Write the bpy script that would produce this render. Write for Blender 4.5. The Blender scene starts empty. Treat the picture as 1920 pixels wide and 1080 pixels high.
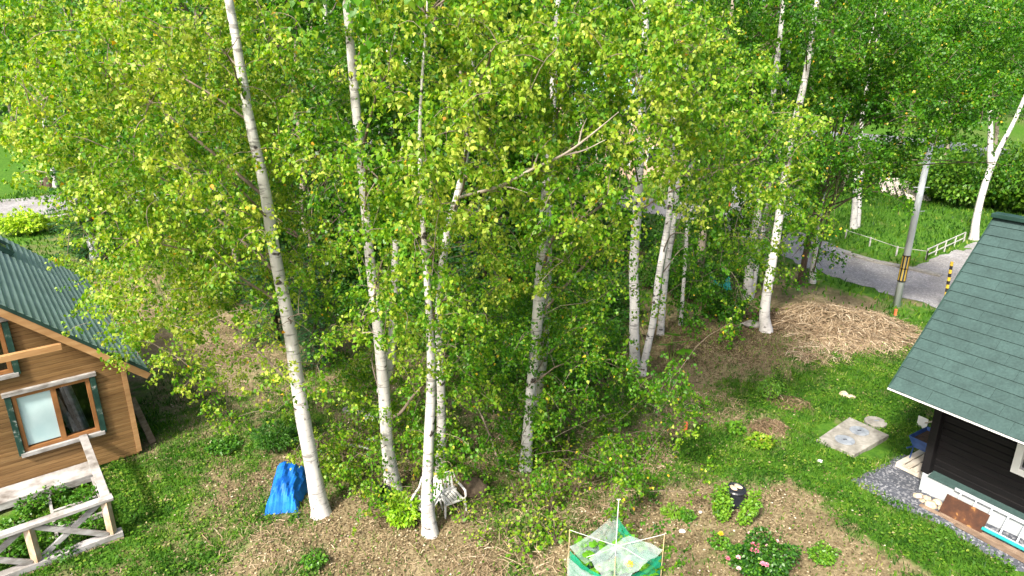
import bpy, math, random
import numpy as np
from mathutils import Vector, Matrix

# ------------------------------------------------------------------ camera, sky, sun, exposure
SC = bpy.context.scene
COL = SC.collection
H, PITCH, F = 8.0, 19.0, 1280.0            # drone height (m), tilt below the horizon, focal length in 1920-px units
cam_d = bpy.data.cameras.new("camera"); cam = bpy.data.objects.new("camera", cam_d); COL.objects.link(cam)
cam_d.sensor_width = 36.0; cam_d.lens = 24.0; cam_d.clip_start = 0.1; cam_d.clip_end = 2000
cam.location = (0, 0, H); cam.rotation_euler = (math.radians(90 - PITCH), 0, 0)
SC.camera = cam

SUN_AZ, SUN_EL = math.radians(211), math.radians(46)      # compass: from +Y clockwise; the sun stands behind the camera to the left
sdir = Vector((math.sin(SUN_AZ) * math.cos(SUN_EL), math.cos(SUN_AZ) * math.cos(SUN_EL), math.sin(SUN_EL)))
W = bpy.data.worlds.new("World"); SC.world = W; W.use_nodes = True
wn = W.node_tree.nodes; wl = W.node_tree.links
bg = wn["Background"]; sky = wn.new("ShaderNodeTexSky"); sky.sky_type = 'NISHITA'; sky.sun_disc = False
sky.sun_elevation = SUN_EL; sky.sun_rotation = SUN_AZ; sky.air_density = 0.75; sky.dust_density = 5.0; sky.ozone_density = 0.6
wl.new(sky.outputs[0], bg.inputs[0]); bg.inputs[1].default_value = 0.15
sun_d = bpy.data.lights.new("sun", 'SUN'); sun_d.energy = 3.9; sun_d.angle = math.radians(6.0); sun_d.color = (1.0, 0.94, 0.82)
sun = bpy.data.objects.new("sun", sun_d); COL.objects.link(sun); sun.rotation_euler = sdir.to_track_quat('Z', 'Y').to_euler()
SC.view_settings.view_transform = 'Standard'; SC.view_settings.look = 'None'
SC.view_settings.exposure = 1.19; SC.view_settings.gamma = 1.0; SC.view_settings.use_curve_mapping = False
SC.cycles.use_denoising = True
SC.cycles.max_bounces = 6; SC.cycles.diffuse_bounces = 3; SC.cycles.glossy_bounces = 2
SC.cycles.transmission_bounces = 4; SC.cycles.transparent_max_bounces = 12
SC.cycles.caustics_reflective = False; SC.cycles.caustics_refractive = False
SC.cycles.sample_clamp_indirect = 4.0

# ------------------------------------------------------------------ survey helpers: a sight line from the drone to real positions
_t = math.radians(PITCH)
CF = np.array([0, math.cos(_t), -math.sin(_t)]); CU = np.array([0, math.sin(_t), math.cos(_t)]); CO = np.array([0, 0, H])
def ray(px, py): return CF + np.array([1., 0, 0]) * (px - 960) / F + CU * (540 - py) / F
def G(px, py, z=0.0):
    d = ray(px, py); return CO + d * (z - H) / d[2]
def D(px, py, Y):
    d = ray(px, py); return CO + d * Y / d[1]
def depth(p): return float((np.asarray(p) - CO) @ CF)
def px2m(w, p): return w * depth(p) / F

rng = np.random.default_rng(7)
R = random.Random(11)

# ------------------------------------------------------------------ value noise
def vnoise(x, y, s, seed):
    x = np.asarray(x, float) / s; y = np.asarray(y, float) / s
    xi = np.floor(x).astype(np.int64); yi = np.floor(y).astype(np.int64); fx = x - xi; fy = y - yi
    fx = fx * fx * (3 - 2 * fx); fy = fy * fy * (3 - 2 * fy)
    def h(a, b):
        n = (a * 374761393 + b * 668265263 + seed * 974711) & 0x7fffffff
        n = ((n ^ (n >> 13)) * 1274126177) & 0x7fffffff
        return ((n ^ (n >> 16)) & 0xffff) / 65535.0
    return (h(xi, yi) * (1 - fx) + h(xi + 1, yi) * fx) * (1 - fy) + (h(xi, yi + 1) * (1 - fx) + h(xi + 1, yi + 1) * fx) * fy
def fbm(x, y, s, seed): return vnoise(x, y, s, seed) * .5 + vnoise(x, y, s * .47, seed + 1) * .3 + vnoise(x, y, s * .21, seed + 2) * .2

# ------------------------------------------------------------------ terrain functions
def blob(x, y, c, r, sharp=1.0):
    return np.exp(-(((x - c[0]) ** 2 + (y - c[1]) ** 2) / (r * r)) ** sharp)
MOUND = G(1560, 610); MOUND2 = G(1320, 650); MOUND3 = G(1480, 765); MOUND4 = G(1440, 805)
ROADPX = [(-500, 430), (-150, 405), (0, 392), (160, 376), (420, 362), (700, 357), (960, 360), (1220, 382), (1400, 425), (1470, 450), (1560, 492), (1680, 528), (1800, 562), (1960, 606), (2300, 690)]
ROADW = [6.5, 6.2, 6.0, 5.6, 5.2, 4.6, 4.2, 3.8, 3.2, 3.1, 3.1, 3.1, 3.1, 3.1, 3.1]
ROAD = [G(*p)[:2] for p in ROADPX]
def polyline_dist(x, y, pts):
    d = np.full(np.shape(x), 1e9)
    for a, b in zip(pts[:-1], pts[1:]):
        ab = b - a; t = np.clip(((x - a[0]) * ab[0] + (y - a[1]) * ab[1]) / (ab @ ab), 0, 1)
        d = np.minimum(d, np.hypot(x - a[0] - t * ab[0], y - a[1] - t * ab[1]))
    return d
def hz(x, y):
    x = np.asarray(x, float); y = np.asarray(y, float)
    z = (fbm(x, y, 1.6, 3) - .5) * .16 + (fbm(x, y, .35, 5) - .5) * .05
    z = z + .22 * blob(x, y, MOUND, 2.0) + .10 * blob(x, y, MOUND, 1.8) * (fbm(x, y, .5, 77) - .5) * 3 + .22 * blob(x, y, MOUND2, 1.5) + .07 * blob(x, y, MOUND3, .6) + .06 * blob(x, y, MOUND4, .5)
    near_road = np.clip((polyline_dist(x, y, ROAD) - 3.0) / 1.5, 0, 1)
    far = np.clip((70 - np.hypot(x, y)) / 30, 0, 1)
    return z * near_road * far
def hz1(p): return float(hz(p[0], p[1]))
def GG(px, py):
    p = G(px, py); p = G(px, py, hz1(p)); p[2] = hz1(p); return p

GRASS = [(300, 800, 1.1, .7), (420, 840, .9, .8), (240, 950, 1.2, .9), (330, 1040, 1.2, .7), (150, 990, 1.4, .9), (20, 1000, 1.6, .9), (520, 810, .8, .8), (560, 960, .6, .5), (430, 1010, .7, .3), (250, 760, 1.0, .5),
         (590, 1060, .5, .7), (1190, 905, .6, .9), (1250, 870, .7, 1), (1320, 850, .8, 1), (1400, 860, .8, 1), (1470, 850, .8, 1), (1500, 720, 1.2, 1), (1600, 700, 1.4, 1), (1680, 680, 1.3, 1), (1440, 770, .8, .7), (1530, 780, 1, 1),
         (1600, 880, 1., 1), (1640, 930, .9, 1), (1680, 860, 1, 1), (1700, 770, 1.2, 1), (1640, 800, 1.2, 1), (1700, 1000, .6, 1), (1780, 1030, .7, 1), (1850, 1075, .8, 1), (1620, 985, .5, .8), (1530, 880, .7, .9), (1680, 600, 1.2, .8),
         (1600, 530, 1.3, 1.3), (1560, 512, .8, 1.2), (1640, 548, .9, 1.2), (1710, 585, .9, 1.2), (1740, 600, 1.4, .7), (1540, 940, .5, .5), (1700, 430, 8, 1), (1860, 420, 8, 1), (1640, 400, 6, 1), (20, 290, 16, 1.2), (90, 300, 14, 1), (60, 330, 8, .7), (110, 450, 5, .55), (200, 480, 3, .5), (1390, 930, .3, .6), (1350, 820, .5, .6),
         (1170, 760, .9, .35), (1000, 950, 1.1, .45), (950, 1040, .9, .4), (1090, 860, .8, .35), (700, 760, 1.2, .35), (620, 900, .7, .35), (1350, 700, 1, .3), (1060, 640, 4, .5), (800, 560, 4, .5)]
DIRT = [(400, 640, 1.5, .8), (450, 700, 1.0, .5), (720, 990, 1.0, .6), (600, 1020, 1.0, .35), (850, 1040, 1.0, .4), (1300, 640, 1.7, 1.6), (1370, 640, 1.0, 1.0), (1260, 700, .9, .6), (1400, 690, 1, .45), (1560, 600, 2.2, 1.2), (1430, 960, .8, .5), (1490, 930, .7, .5), (1540, 1040, .8, .8), (1240, 950, .7, .7), (1300, 1010, .6, .6),
        (1480, 1000, .7, .5), (1180, 830, .8, .35), (1480, 760, .5, .6), (1440, 805, .5, .7), (300, 590, 2, .4), (100, 390, 3, .5), (480, 900, .8, .35), (1660, 590, .8, .2)]
_gp = [(G(a, b), r, w) for a, b, r, w in GRASS]; _dp = [(G(a, b), r, w) for a, b, r, w in DIRT]
def grassness(x, y):
    x = np.asarray(x, float); y = np.asarray(y, float)
    g = .36 + np.clip((y - 24) / 30, 0, .5)
    for c, r, w in _gp: g = g + .41 * w * blob(x, y, c, r * 1.1, 1.3)
    g = np.minimum(g, 1.1)
    for c, r, w in _dp: g = g - .55 * w * blob(x, y, c, r * 1.1, 1.3)
    g = g + (fbm(x, y, .9, 21) - .5) * .95 + (fbm(x, y, .22, 31) - .5) * 1.0 + (vnoise(x, y, .1, 37) - .5) * .35
    return np.clip(g, 0, 1)

# ------------------------------------------------------------------ materials
def mat(name):
    m = bpy.data.materials.new(name); m.use_nodes = True; nt = m.node_tree
    return m, nt, nt.nodes, nt.links, nt.nodes["Principled BSDF"]
def setp(b, rough=.6, spec=.3, metal=0.0):
    b.inputs["Roughness"].default_value = rough; b.inputs["Specular IOR Level"].default_value = spec; b.inputs["Metallic"].default_value = metal
def ramp(nodes, stops):
    r = nodes.new("ShaderNodeValToRGB"); e = r.color_ramp.elements
    while len(e) > 1: e.remove(e[-1])
    e[0].position = stops[0][0]; e[0].color = (*stops[0][1], 1)
    for p, c in stops[1:]:
        k = e.new(p); k.color = (*c, 1)
    return r
def nz(nodes, links, scale, detail=4, rough=.55, vec=None, dist=0.0):
    n = nodes.new("ShaderNodeTexNoise"); n.inputs["Scale"].default_value = scale; n.inputs["Detail"].default_value = detail
    n.inputs["Roughness"].default_value = rough; n.inputs["Distortion"].default_value = dist
    if vec is not None: links.new(vec, n.inputs["Vector"])
    return n
def coords(nodes, links, scale=(1, 1, 1), kind="Object"):
    t = nodes.new("ShaderNodeTexCoord"); m = nodes.new("ShaderNodeMapping"); m.inputs["Scale"].default_value = scale
    links.new(t.outputs[kind], m.inputs["Vector"]); return m.outputs[0]
def bump(nodes, links, b, src, strength=.3, dist=.02):
    u = nodes.new("ShaderNodeBump"); u.inputs["Strength"].default_value = strength; u.inputs["Distance"].default_value = dist
    links.new(src, u.inputs["Height"]); links.new(u.outputs[0], b.inputs["Normal"])
def mixc(nodes, links, fac, a, b, mode='MIX'):
    m = nodes.new("ShaderNodeMix"); m.data_type = 'RGBA'; m.blend_type = mode
    for v, i in ((fac, 0), (a, 6), (b, 7)):
        if isinstance(v, (int, float)): m.inputs[i].default_value = v
        elif isinstance(v, tuple): m.inputs[i].default_value = (*v, 1)
        else: links.new(v, m.inputs[i])
    return m.outputs[2]
def simple(name, stops, scale=6, rough=.65, spec=.3, metal=0.0, stretch=(1, 1, 1), bumpk=.2, bdist=.01, detail=5, vary=.25):
    """noise through a ramp, plus a per-object brightness shift so that alike pieces differ a little"""
    m, nt, n, l, b = mat(name); setp(b, rough, spec, metal)
    v = coords(n, l, stretch); t = nz(n, l, scale, detail, .6, v)
    r = ramp(n, stops); l.new(t.outputs[0], r.inputs[0])
    oi = n.new("ShaderNodeObjectInfo"); mr = n.new("ShaderNodeMapRange"); mr.inputs[3].default_value = 1 - vary; mr.inputs[4].default_value = 1 + vary * .6
    l.new(oi.outputs["Random"], mr.inputs[0]); hsv = n.new("ShaderNodeHueSaturation"); l.new(mr.outputs[0], hsv.inputs["Value"]); l.new(r.outputs[0], hsv.inputs["Color"])
    tb = nz(n, l, max(.35, scale * .13), 4, .65, coords(n, l)); rb_ = ramp(n, [(.3, (.80, .80, .80)), (.7, (1.12, 1.12, 1.12))]); l.new(tb.outputs[0], rb_.inputs[0])
    l.new(mixc(n, l, 1.0, hsv.outputs[0], rb_.outputs[0], 'MULTIPLY'), b.inputs["Base Color"])
    if bumpk: bump(n, l, b, t.outputs[0], bumpk, bdist)
    return m
M = {}
def leafmat(name, stops, transl=.45, rough=.45, spec=.34):
    m, nt, n, l, b = mat(name); setp(b, rough, spec)
    a = n.new("ShaderNodeAttribute"); a.attribute_name = "hue"; r = ramp(n, stops); l.new(a.outputs["Fac"], r.inputs[0])
    l.new(r.outputs[0], b.inputs["Base Color"])
    tr = n.new("ShaderNodeBsdfTranslucent"); hs = n.new("ShaderNodeHueSaturation"); hs.inputs["Value"].default_value = 1.35; hs.inputs["Saturation"].default_value = 1.1
    l.new(r.outputs[0], hs.inputs["Color"]); l.new(hs.outputs[0], tr.inputs["Color"])
    mx = n.new("ShaderNodeMixShader"); mx.inputs[0].default_value = transl
    l.new(b.outputs[0], mx.inputs[1]); l.new(tr.outputs[0], mx.inputs[2]); l.new(mx.outputs[0], n["Material Output"].inputs[0]); return m
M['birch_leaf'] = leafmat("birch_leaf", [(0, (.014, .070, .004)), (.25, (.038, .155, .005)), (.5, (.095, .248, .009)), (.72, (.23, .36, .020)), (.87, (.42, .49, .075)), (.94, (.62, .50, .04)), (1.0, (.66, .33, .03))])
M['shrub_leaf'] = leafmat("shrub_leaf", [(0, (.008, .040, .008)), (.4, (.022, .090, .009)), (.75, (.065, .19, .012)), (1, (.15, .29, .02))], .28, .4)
M['lime_leaf'] = leafmat("lime_leaf", [(0, (.10, .25, .010)), (.5, (.20, .40, .012)), (1, (.38, .52, .03))], .35)
M['needle'] = leafmat("needle", [(0, (.008, .035, .014)), (.6, (.02, .075, .022)), (1, (.045, .12, .03))], .12)
M['grass'] = leafmat("grass", [(0, (.020, .070, .008)), (.35, (.052, .150, .010)), (.65, (.115, .225, .018)), (.85, (.22, .275, .045)), (1, (.38, .33, .18))], .3, .55, .2)
M['litter'] = leafmat("litter", [(0, (.055, .038, .020)), (.3, (.145, .105, .058)), (.6, (.265, .205, .122)), (.85, (.40, .33, .215)), (1, (.58, .52, .41))], .05, .8, .1)
M['straw'] = leafmat("straw", [(0, (.10, .065, .038)), (.4, (.25, .18, .11)), (.75, (.42, .33, .22)), (1, (.56, .48, .36))], .1, .7, .15)
M['petal'] = leafmat("petal", [(0, (.62, .16, .25)), (.5, (.80, .30, .42)), (1, (.86, .60, .62))], .3, .6, .2)
M['yellow_petal'] = leafmat("yellow_petal", [(0, (.75, .50, .03)), (1, (.85, .70, .08))], .3, .6, .2)

# ground
m, nt, n, l, b = mat("ground_soil"); setp(b, .9, .1); M['ground'] = m
v = coords(n, l); at_ = n.new("ShaderNodeAttribute"); at_.attribute_name = "grass"
big = nz(n, l, .9, 5, .6, v); fine = nz(n, l, 14, 6, .7, v); mid = nz(n, l, 4.5, 5, .65, v)
soil = ramp(n, [(.25, (.075, .060, .034)), (.42, (.165, .138, .082)), (.58, (.265, .228, .142)), (.78, (.38, .33, .225))]); l.new(fine.outputs[0], soil.inputs[0])
soil2 = ramp(n, [(.3, (.55, .5, .45)), (.7, (1.15, 1.1, 1.05))]); l.new(big.outputs[0], soil2.inputs[0])
sc = mixc(n, l, 1.0, soil.outputs[0], soil2.outputs[0], 'MULTIPLY')
gr = ramp(n, [(.25, (.025, .075, .010)), (.5, (.050, .130, .012)), (.72, (.10, .185, .020)), (.9, (.17, .225, .045))]); l.new(mid.outputs[0], gr.inputs[0])
add = n.new("ShaderNodeMath"); add.operation = 'MULTIPLY_ADD'; add.inputs[1].default_value = .95; l.new(fine.outputs[0], add.inputs[0]); l.new(at_.outputs["Fac"], add.inputs[2])
th = n.new("ShaderNodeMapRange"); th.inputs[1].default_value = .72; th.inputs[2].default_value = 1.35; l.new(add.outputs[0], th.inputs[0])
l.new(mixc(n, l, th.outputs[0], sc, gr.outputs[0]), b.inputs["Base Color"]); bump(n, l, b, fine.outputs[0], .8, .04)
# gravel
def gravelmat(name, base, spot, scale):
    m, nt, n, l, b = mat(name); setp(b, .9, .15); v = coords(n, l)
    vo = n.new("ShaderNodeTexVoronoi"); vo.inputs["Scale"].default_value = scale; l.new(v, vo.inputs["Vector"])
    r = ramp(n, [(0, base), (.55, tuple(c * 1.3 for c in base)), (.85, spot), (1, tuple(min(1, c * 1.3) for c in spot))]); l.new(vo.outputs["Color"], r.inputs[0])
    t = nz(n, l, .7, 5, .6, v); r2 = ramp(n, [(.3, (.72, .70, .66)), (.7, (1.12, 1.12, 1.12))]); l.new(t.outputs[0], r2.inputs[0])
    l.new(mixc(n, l, 1., r.outputs[0], r2.outputs[0], 'MULTIPLY'), b.inputs["Base Color"]); bump(n, l, b, vo.outputs["Distance"], .6, .015); return m
M['gravel_road'] = gravelmat("gravel_road", (.19, .187, .195), (.33, .325, .325), 22)
M['gravel'] = gravelmat("gravel", (.06, .067, .085), (.24, .25, .28), 28)
M['asphalt'] = simple("asphalt", [(.3, (.13, .135, .16)), (.7, (.20, .205, .23))], 3, .85)
M['concrete'] = simple("concrete", [(.25, (.13, .122, .105)), (.5, (.24, .23, .205)), (.75, (.34, .325, .30))], 7, .85, bumpk=.15, vary=.1)
M['cover'] = simple("cover", [(.3, (.15, .175, .21)), (.7, (.26, .285, .32))], 9, .7, vary=.1)
# birch bark
def barkmat(name, white, dark, thr):
    m, nt, n, l, b = mat(name); setp(b, .65, .25)
    v = coords(n, l, (3.5, 3.5, 26)); t = nz(n, l, 1.0, 3, .55, v, .3); r = ramp(n, [(thr, (1, 1, 1)), (thr + .05, (0, 0, 0))]); l.new(t.outputs[0], r.inputs[0])
    v2 = coords(n, l, (4, 4, 6.5)); t2 = nz(n, l, 1.0, 2, .5, v2, .2); r2 = ramp(n, [(.31, (1, 1, 1)), (.35, (0, 0, 0))]); l.new(t2.outputs[0], r2.inputs[0])
    v3 = coords(n, l, (2, 2, 1.6)); t3 = nz(n, l, 1.6, 5, .65, v3); r3 = ramp(n, [(.28, tuple(c * .52 for c in white)), (.42, tuple(c * .86 for c in white)), (.56, white), (.75, tuple(min(.9, c * 1.12) for c in white))]); l.new(t3.outputs[0], r3.inputs[0])
    ad = n.new("ShaderNodeMath"); ad.operation = 'MULTIPLY_ADD'; ad.inputs[1].default_value = .55; ad.use_clamp = True
    l.new(r.outputs[0], ad.inputs[0]); l.new(r2.outputs[0], ad.inputs[2])
    l.new(mixc(n, l, ad.outputs[0], r3.outputs[0], dark), b.inputs["Base Color"]); bump(n, l, b, t.outputs[0], .25, .01); return m
M['birch_bark'] = barkmat("birch_bark", (.55, .535, .52), (.05, .042, .038), .37)
M['grey_bark'] = barkmat("grey_bark", (.36, .31, .25), (.07, .05, .04), .38)
M['brown_bark'] = simple("brown_bark", [(.3, (.045, .032, .022)), (.7, (.13, .095, .065))], 8, .9, stretch=(2, 2, .6), bumpk=.5)
M['pale_limb'] = simple("pale_limb", [(.3, (.30, .25, .20)), (.7, (.50, .45, .39))], 6, .75)
M['twig'] = simple("twig", [(.3, (.10, .07, .05)), (.7, (.22, .17, .13))], 10, .8)
M['limb'] = simple("limb", [(.3, (.12, .09, .065)), (.7, (.26, .21, .165))], 6, .75)
# buildings
M['cedar'] = simple("cedar", [(.2, (.105, .056, .020)), (.45, (.195, .108, .041)), (.62, (.25, .148, .060)), (.85, (.33, .215, .105))], 3.2, .6, stretch=(.35, .35, 7), bumpk=.12, vary=.16)
M['rafter'] = simple("rafter", [(.25, (.30, .155, .06)), (.55, (.44, .255, .115)), (.8, (.54, .35, .18))], 2.5, .6, stretch=(.6, .6, 4), vary=.1)
M['winwood'] = simple("winwood", [(.3, (.25, .105, .035)), (.7, (.37, .175, .065))], 4, .5, vary=.08)
M['weathered'] = simple("weathered", [(.25, (.11, .095, .08)), (.45, (.28, .265, .255)), (.6, (.41, .40, .40)), (.8, (.52, .52, .53))], 3.0, .85, stretch=(1, 1, 3), bumpk=.3, vary=.12)
M['weathered_tan'] = simple("weathered_tan", [(.25, (.26, .16, .09)), (.5, (.42, .31, .21)), (.75, (.56, .49, .42))], 3.5, .85, stretch=(2, 2, 1), bumpk=.3, vary=.12)
M['green_trim'] = simple("green_trim", [(.30, (.010, .035, .028)), (.56, (.018, .060, .045)), (.64, (.10, .14, .12)), (.72, (.50, .52, .50))], 9, .6, bumpk=.3, vary=.05)
M['teal_metal'] = simple("teal_metal", [(.2, (.150, .235, .212)), (.5, (.188, .280, .255)), (.8, (.225, .325, .295))], 1.4, .42, .5, bumpk=.03, vary=.09)
M['dark_green'] = simple("dark_green", [(.3, (.008, .03, .024)), (.7, (.02, .055, .045))], 3, .5, vary=.05)
M['shingle'] = simple("shingle", [(.3, (.027, .053, .051)), (.5, (.034, .065, .062)), (.7, (.042, .078, .074))], 26, .8, .25, bumpk=.3, bdist=.004, vary=.09)
M['white_trim'] = simple("white_trim", [(.3, (.62, .64, .64)), (.7, (.74, .75, .75))], 4, .5, vary=.04)
M['foundation'] = simple("foundation", [(.25, (.27, .305, .32)), (.5, (.35, .385, .40)), (.8, (.40, .42, .43))], 2.2, .75, bumpk=.08, vary=.03)
M['black_wood'] = simple("black_wood", [(.3, (.005, .005, .006)), (.6, (.009, .008, .009)), (.85, (.022, .018, .017))], 5, .6, .2, stretch=(.5, .5, 5), bumpk=.2, vary=.3)
M['curtain'] = simple("curtain", [(.3, (.46, .66, .70)), (.7, (.60, .77, .80))], 2.2, .35, vary=.02)
m, nt, n, l, b = mat("glass"); M['glass'] = m; setp(b, .04, .6); b.inputs["Base Color"].default_value = (.9, .97, 1, 1)
tn = n.new("ShaderNodeBsdfTransparent"); tn.inputs[0].default_value = (.82, .88, .88, 1); gl = n.new("ShaderNodeBsdfGlossy"); gl.inputs["Roughness"].default_value = .03
fr = n.new("ShaderNodeFresnel"); fr.inputs[0].default_value = 1.5; mx = n.new("ShaderNodeMixShader"); l.new(fr.outputs[0], mx.inputs[0]); l.new(tn.outputs[0], mx.inputs[1]); l.new(gl.outputs[0], mx.inputs[2]); l.new(mx.outputs[0], n["Material Output"].inputs[0])
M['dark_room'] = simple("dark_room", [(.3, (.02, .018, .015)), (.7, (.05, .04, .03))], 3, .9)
M['pink_wall'] = simple("pink_wall", [(.3, (.52, .36, .27)), (.7, (.62, .45, .35))], 2, .8, vary=.03)
M['white_wall'] = simple("white_wall", [(.3, (.5, .5, .52)), (.7, (.6, .6, .61))], 2, .8, vary=.03)
M['blue_roof'] = simple("blue_roof", [(.3, (.22, .33, .38)), (.7, (.33, .44, .48))], 2, .45, vary=.05)
M['grey_roof'] = simple("grey_roof", [(.3, (.30, .31, .33)), (.7, (.42, .42, .43))], 2, .6, vary=.05)
# small things
M['tarp'] = simple("tarp", [(.3, (.004, .085, .42)), (.6, (.008, .16, .60)), (.85, (.02, .24, .72))], 3, .6, .3, bumpk=.25, bdist=.02, vary=.02)
M['plastic_white'] = simple("plastic_white", [(.3, (.50, .49, .47)), (.7, (.68, .67, .65))], 5, .5, .4, vary=.03)
M['black_plastic'] = simple("black_plastic", [(.3, (.010, .012, .018)), (.7, (.022, .026, .036))], 6, .38, .5, vary=.05)
M['black_rubber'] = simple("black_rubber", [(.3, (.010, .010, .010)), (.7, (.025, .025, .025))], 9, .8, vary=.05)
M['rock'] = simple("rock", [(.25, (.33, .24, .165)), (.5, (.50, .40, .29)), (.8, (.60, .52, .42))], 7, .85, bumpk=.4, vary=.15)
M['rock_grey'] = simple("rock_grey", [(.25, (.11, .10, .095)), (.55, (.24, .225, .21)), (.85, (.40, .38, .36))], 6, .9, bumpk=.6, vary=.1)
M['rock_white'] = simple("rock_white", [(.3, (.55, .54, .52)), (.7, (.75, .74, .72))], 7, .8, vary=.05)
M['rust'] = simple("rust", [(.25, (.03, .013, .008)), (.5, (.055, .022, .011)), (.62, (.085, .034, .014)), (.70, (.34, .17, .05))], 6, .8, bumpk=.3, vary=.02)
M['aluminium'] = simple("aluminium", [(.3, (.42, .46, .50)), (.7, (.56, .59, .62))], 6, .4, .5, metal=.15, vary=.03)
M['plank'] = simple("plank", [(.25, (.09, .058, .038)), (.5, (.18, .125, .088)), (.8, (.30, .23, .175))], 4, .85, stretch=(1, 1, 4), bumpk=.3, vary=.2)
M['pale_wood'] = simple("pale_wood", [(.25, (.36, .31, .25)), (.7, (.58, .53, .46))], 4, .8, bumpk=.2, vary=.15)
M['teal_pipe'] = simple("teal_pipe", [(.3, (.01, .22, .22)), (.7, (.02, .33, .32))], 5, .4, vary=.02)
M['blue_paint'] = simple("blue_paint", [(.3, (.015, .045, .16)), (.7, (.035, .09, .27))], 6, .5, vary=.02)
M['soil'] = simple("soil", [(.3, (.035, .022, .014)), (.7, (.09, .058, .035))], 14, .95, bumpk=.6)
M['pole'] = simple("pole", [(.3, (.42, .46, .48)), (.7, (.53, .57, .59))], 4, .7, stretch=(1, 1, .3), vary=.02)
M['yellow'] = simple("yellow", [(.3, (.52, .34, .03)), (.7, (.66, .46, .06))], 6, .5, vary=.02)
M['black_paint'] = simple("black_paint", [(.3, (.012, .012, .014)), (.7, (.03, .03, .03))], 6, .5, vary=.02)
M['orange'] = simple("orange", [(.3, (.70, .13, .05)), (.7, (.80, .24, .11))], 6, .5, vary=.02)
M['fence_white'] = simple("fence_white", [(.3, (.34, .34, .30)), (.7, (.48, .48, .44))], 6, .7, vary=.06)
M['slab_pale'] = simple("slab_pale", [(.3, (.48, .42, .38)), (.7, (.62, .56, .52))], 4, .8, vary=.1)
M['van_white'] = simple("van_white", [(.3, (.70, .71, .73)), (.7, (.78, .78, .79))], 2, .3, .5, bumpk=0, vary=.01)
M['glass_dark'] = simple("glass_dark", [(.3, (.015, .02, .025)), (.7, (.03, .035, .04))], 2, .08, .6, bumpk=0, vary=.01)
M['bamboo'] = simple("bamboo", [(.3, (.50, .36, .18)), (.7, (.62, .50, .32))], 6, .6, vary=.05)
def netmat(name, col, alpha):
    m, nt, n, l, b = mat(name); setp(b, .7, .2)
    v = coords(n, l); t = nz(n, l, 5, 4, .6, v); r = ramp(n, [(.3, tuple(c * .75 for c in col)), (.7, col)]); l.new(t.outputs[0], r.inputs[0]); l.new(r.outputs[0], b.inputs["Base Color"])
    tb = n.new("ShaderNodeBsdfTransparent"); mx = n.new("ShaderNodeMixShader"); mr = n.new("ShaderNodeMapRange"); mr.inputs[1].default_value = .3; mr.inputs[2].default_value = .7
    mr.inputs[3].default_value = alpha - .1; mr.inputs[4].default_value = alpha + .12; l.new(t.outputs[0], mr.inputs[0]); l.new(mr.outputs[0], mx.inputs[0])
    l.new(tb.outputs[0], mx.inputs[1]); l.new(b.outputs[0], mx.inputs[2]); l.new(mx.outputs[0], n["Material Output"].inputs[0]); return m
M['net_white'] = netmat("net_white", (.42, .52, .50), .42)
M['net_green'] = netmat("net_green", (.010, .30, .17), .62)

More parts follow.
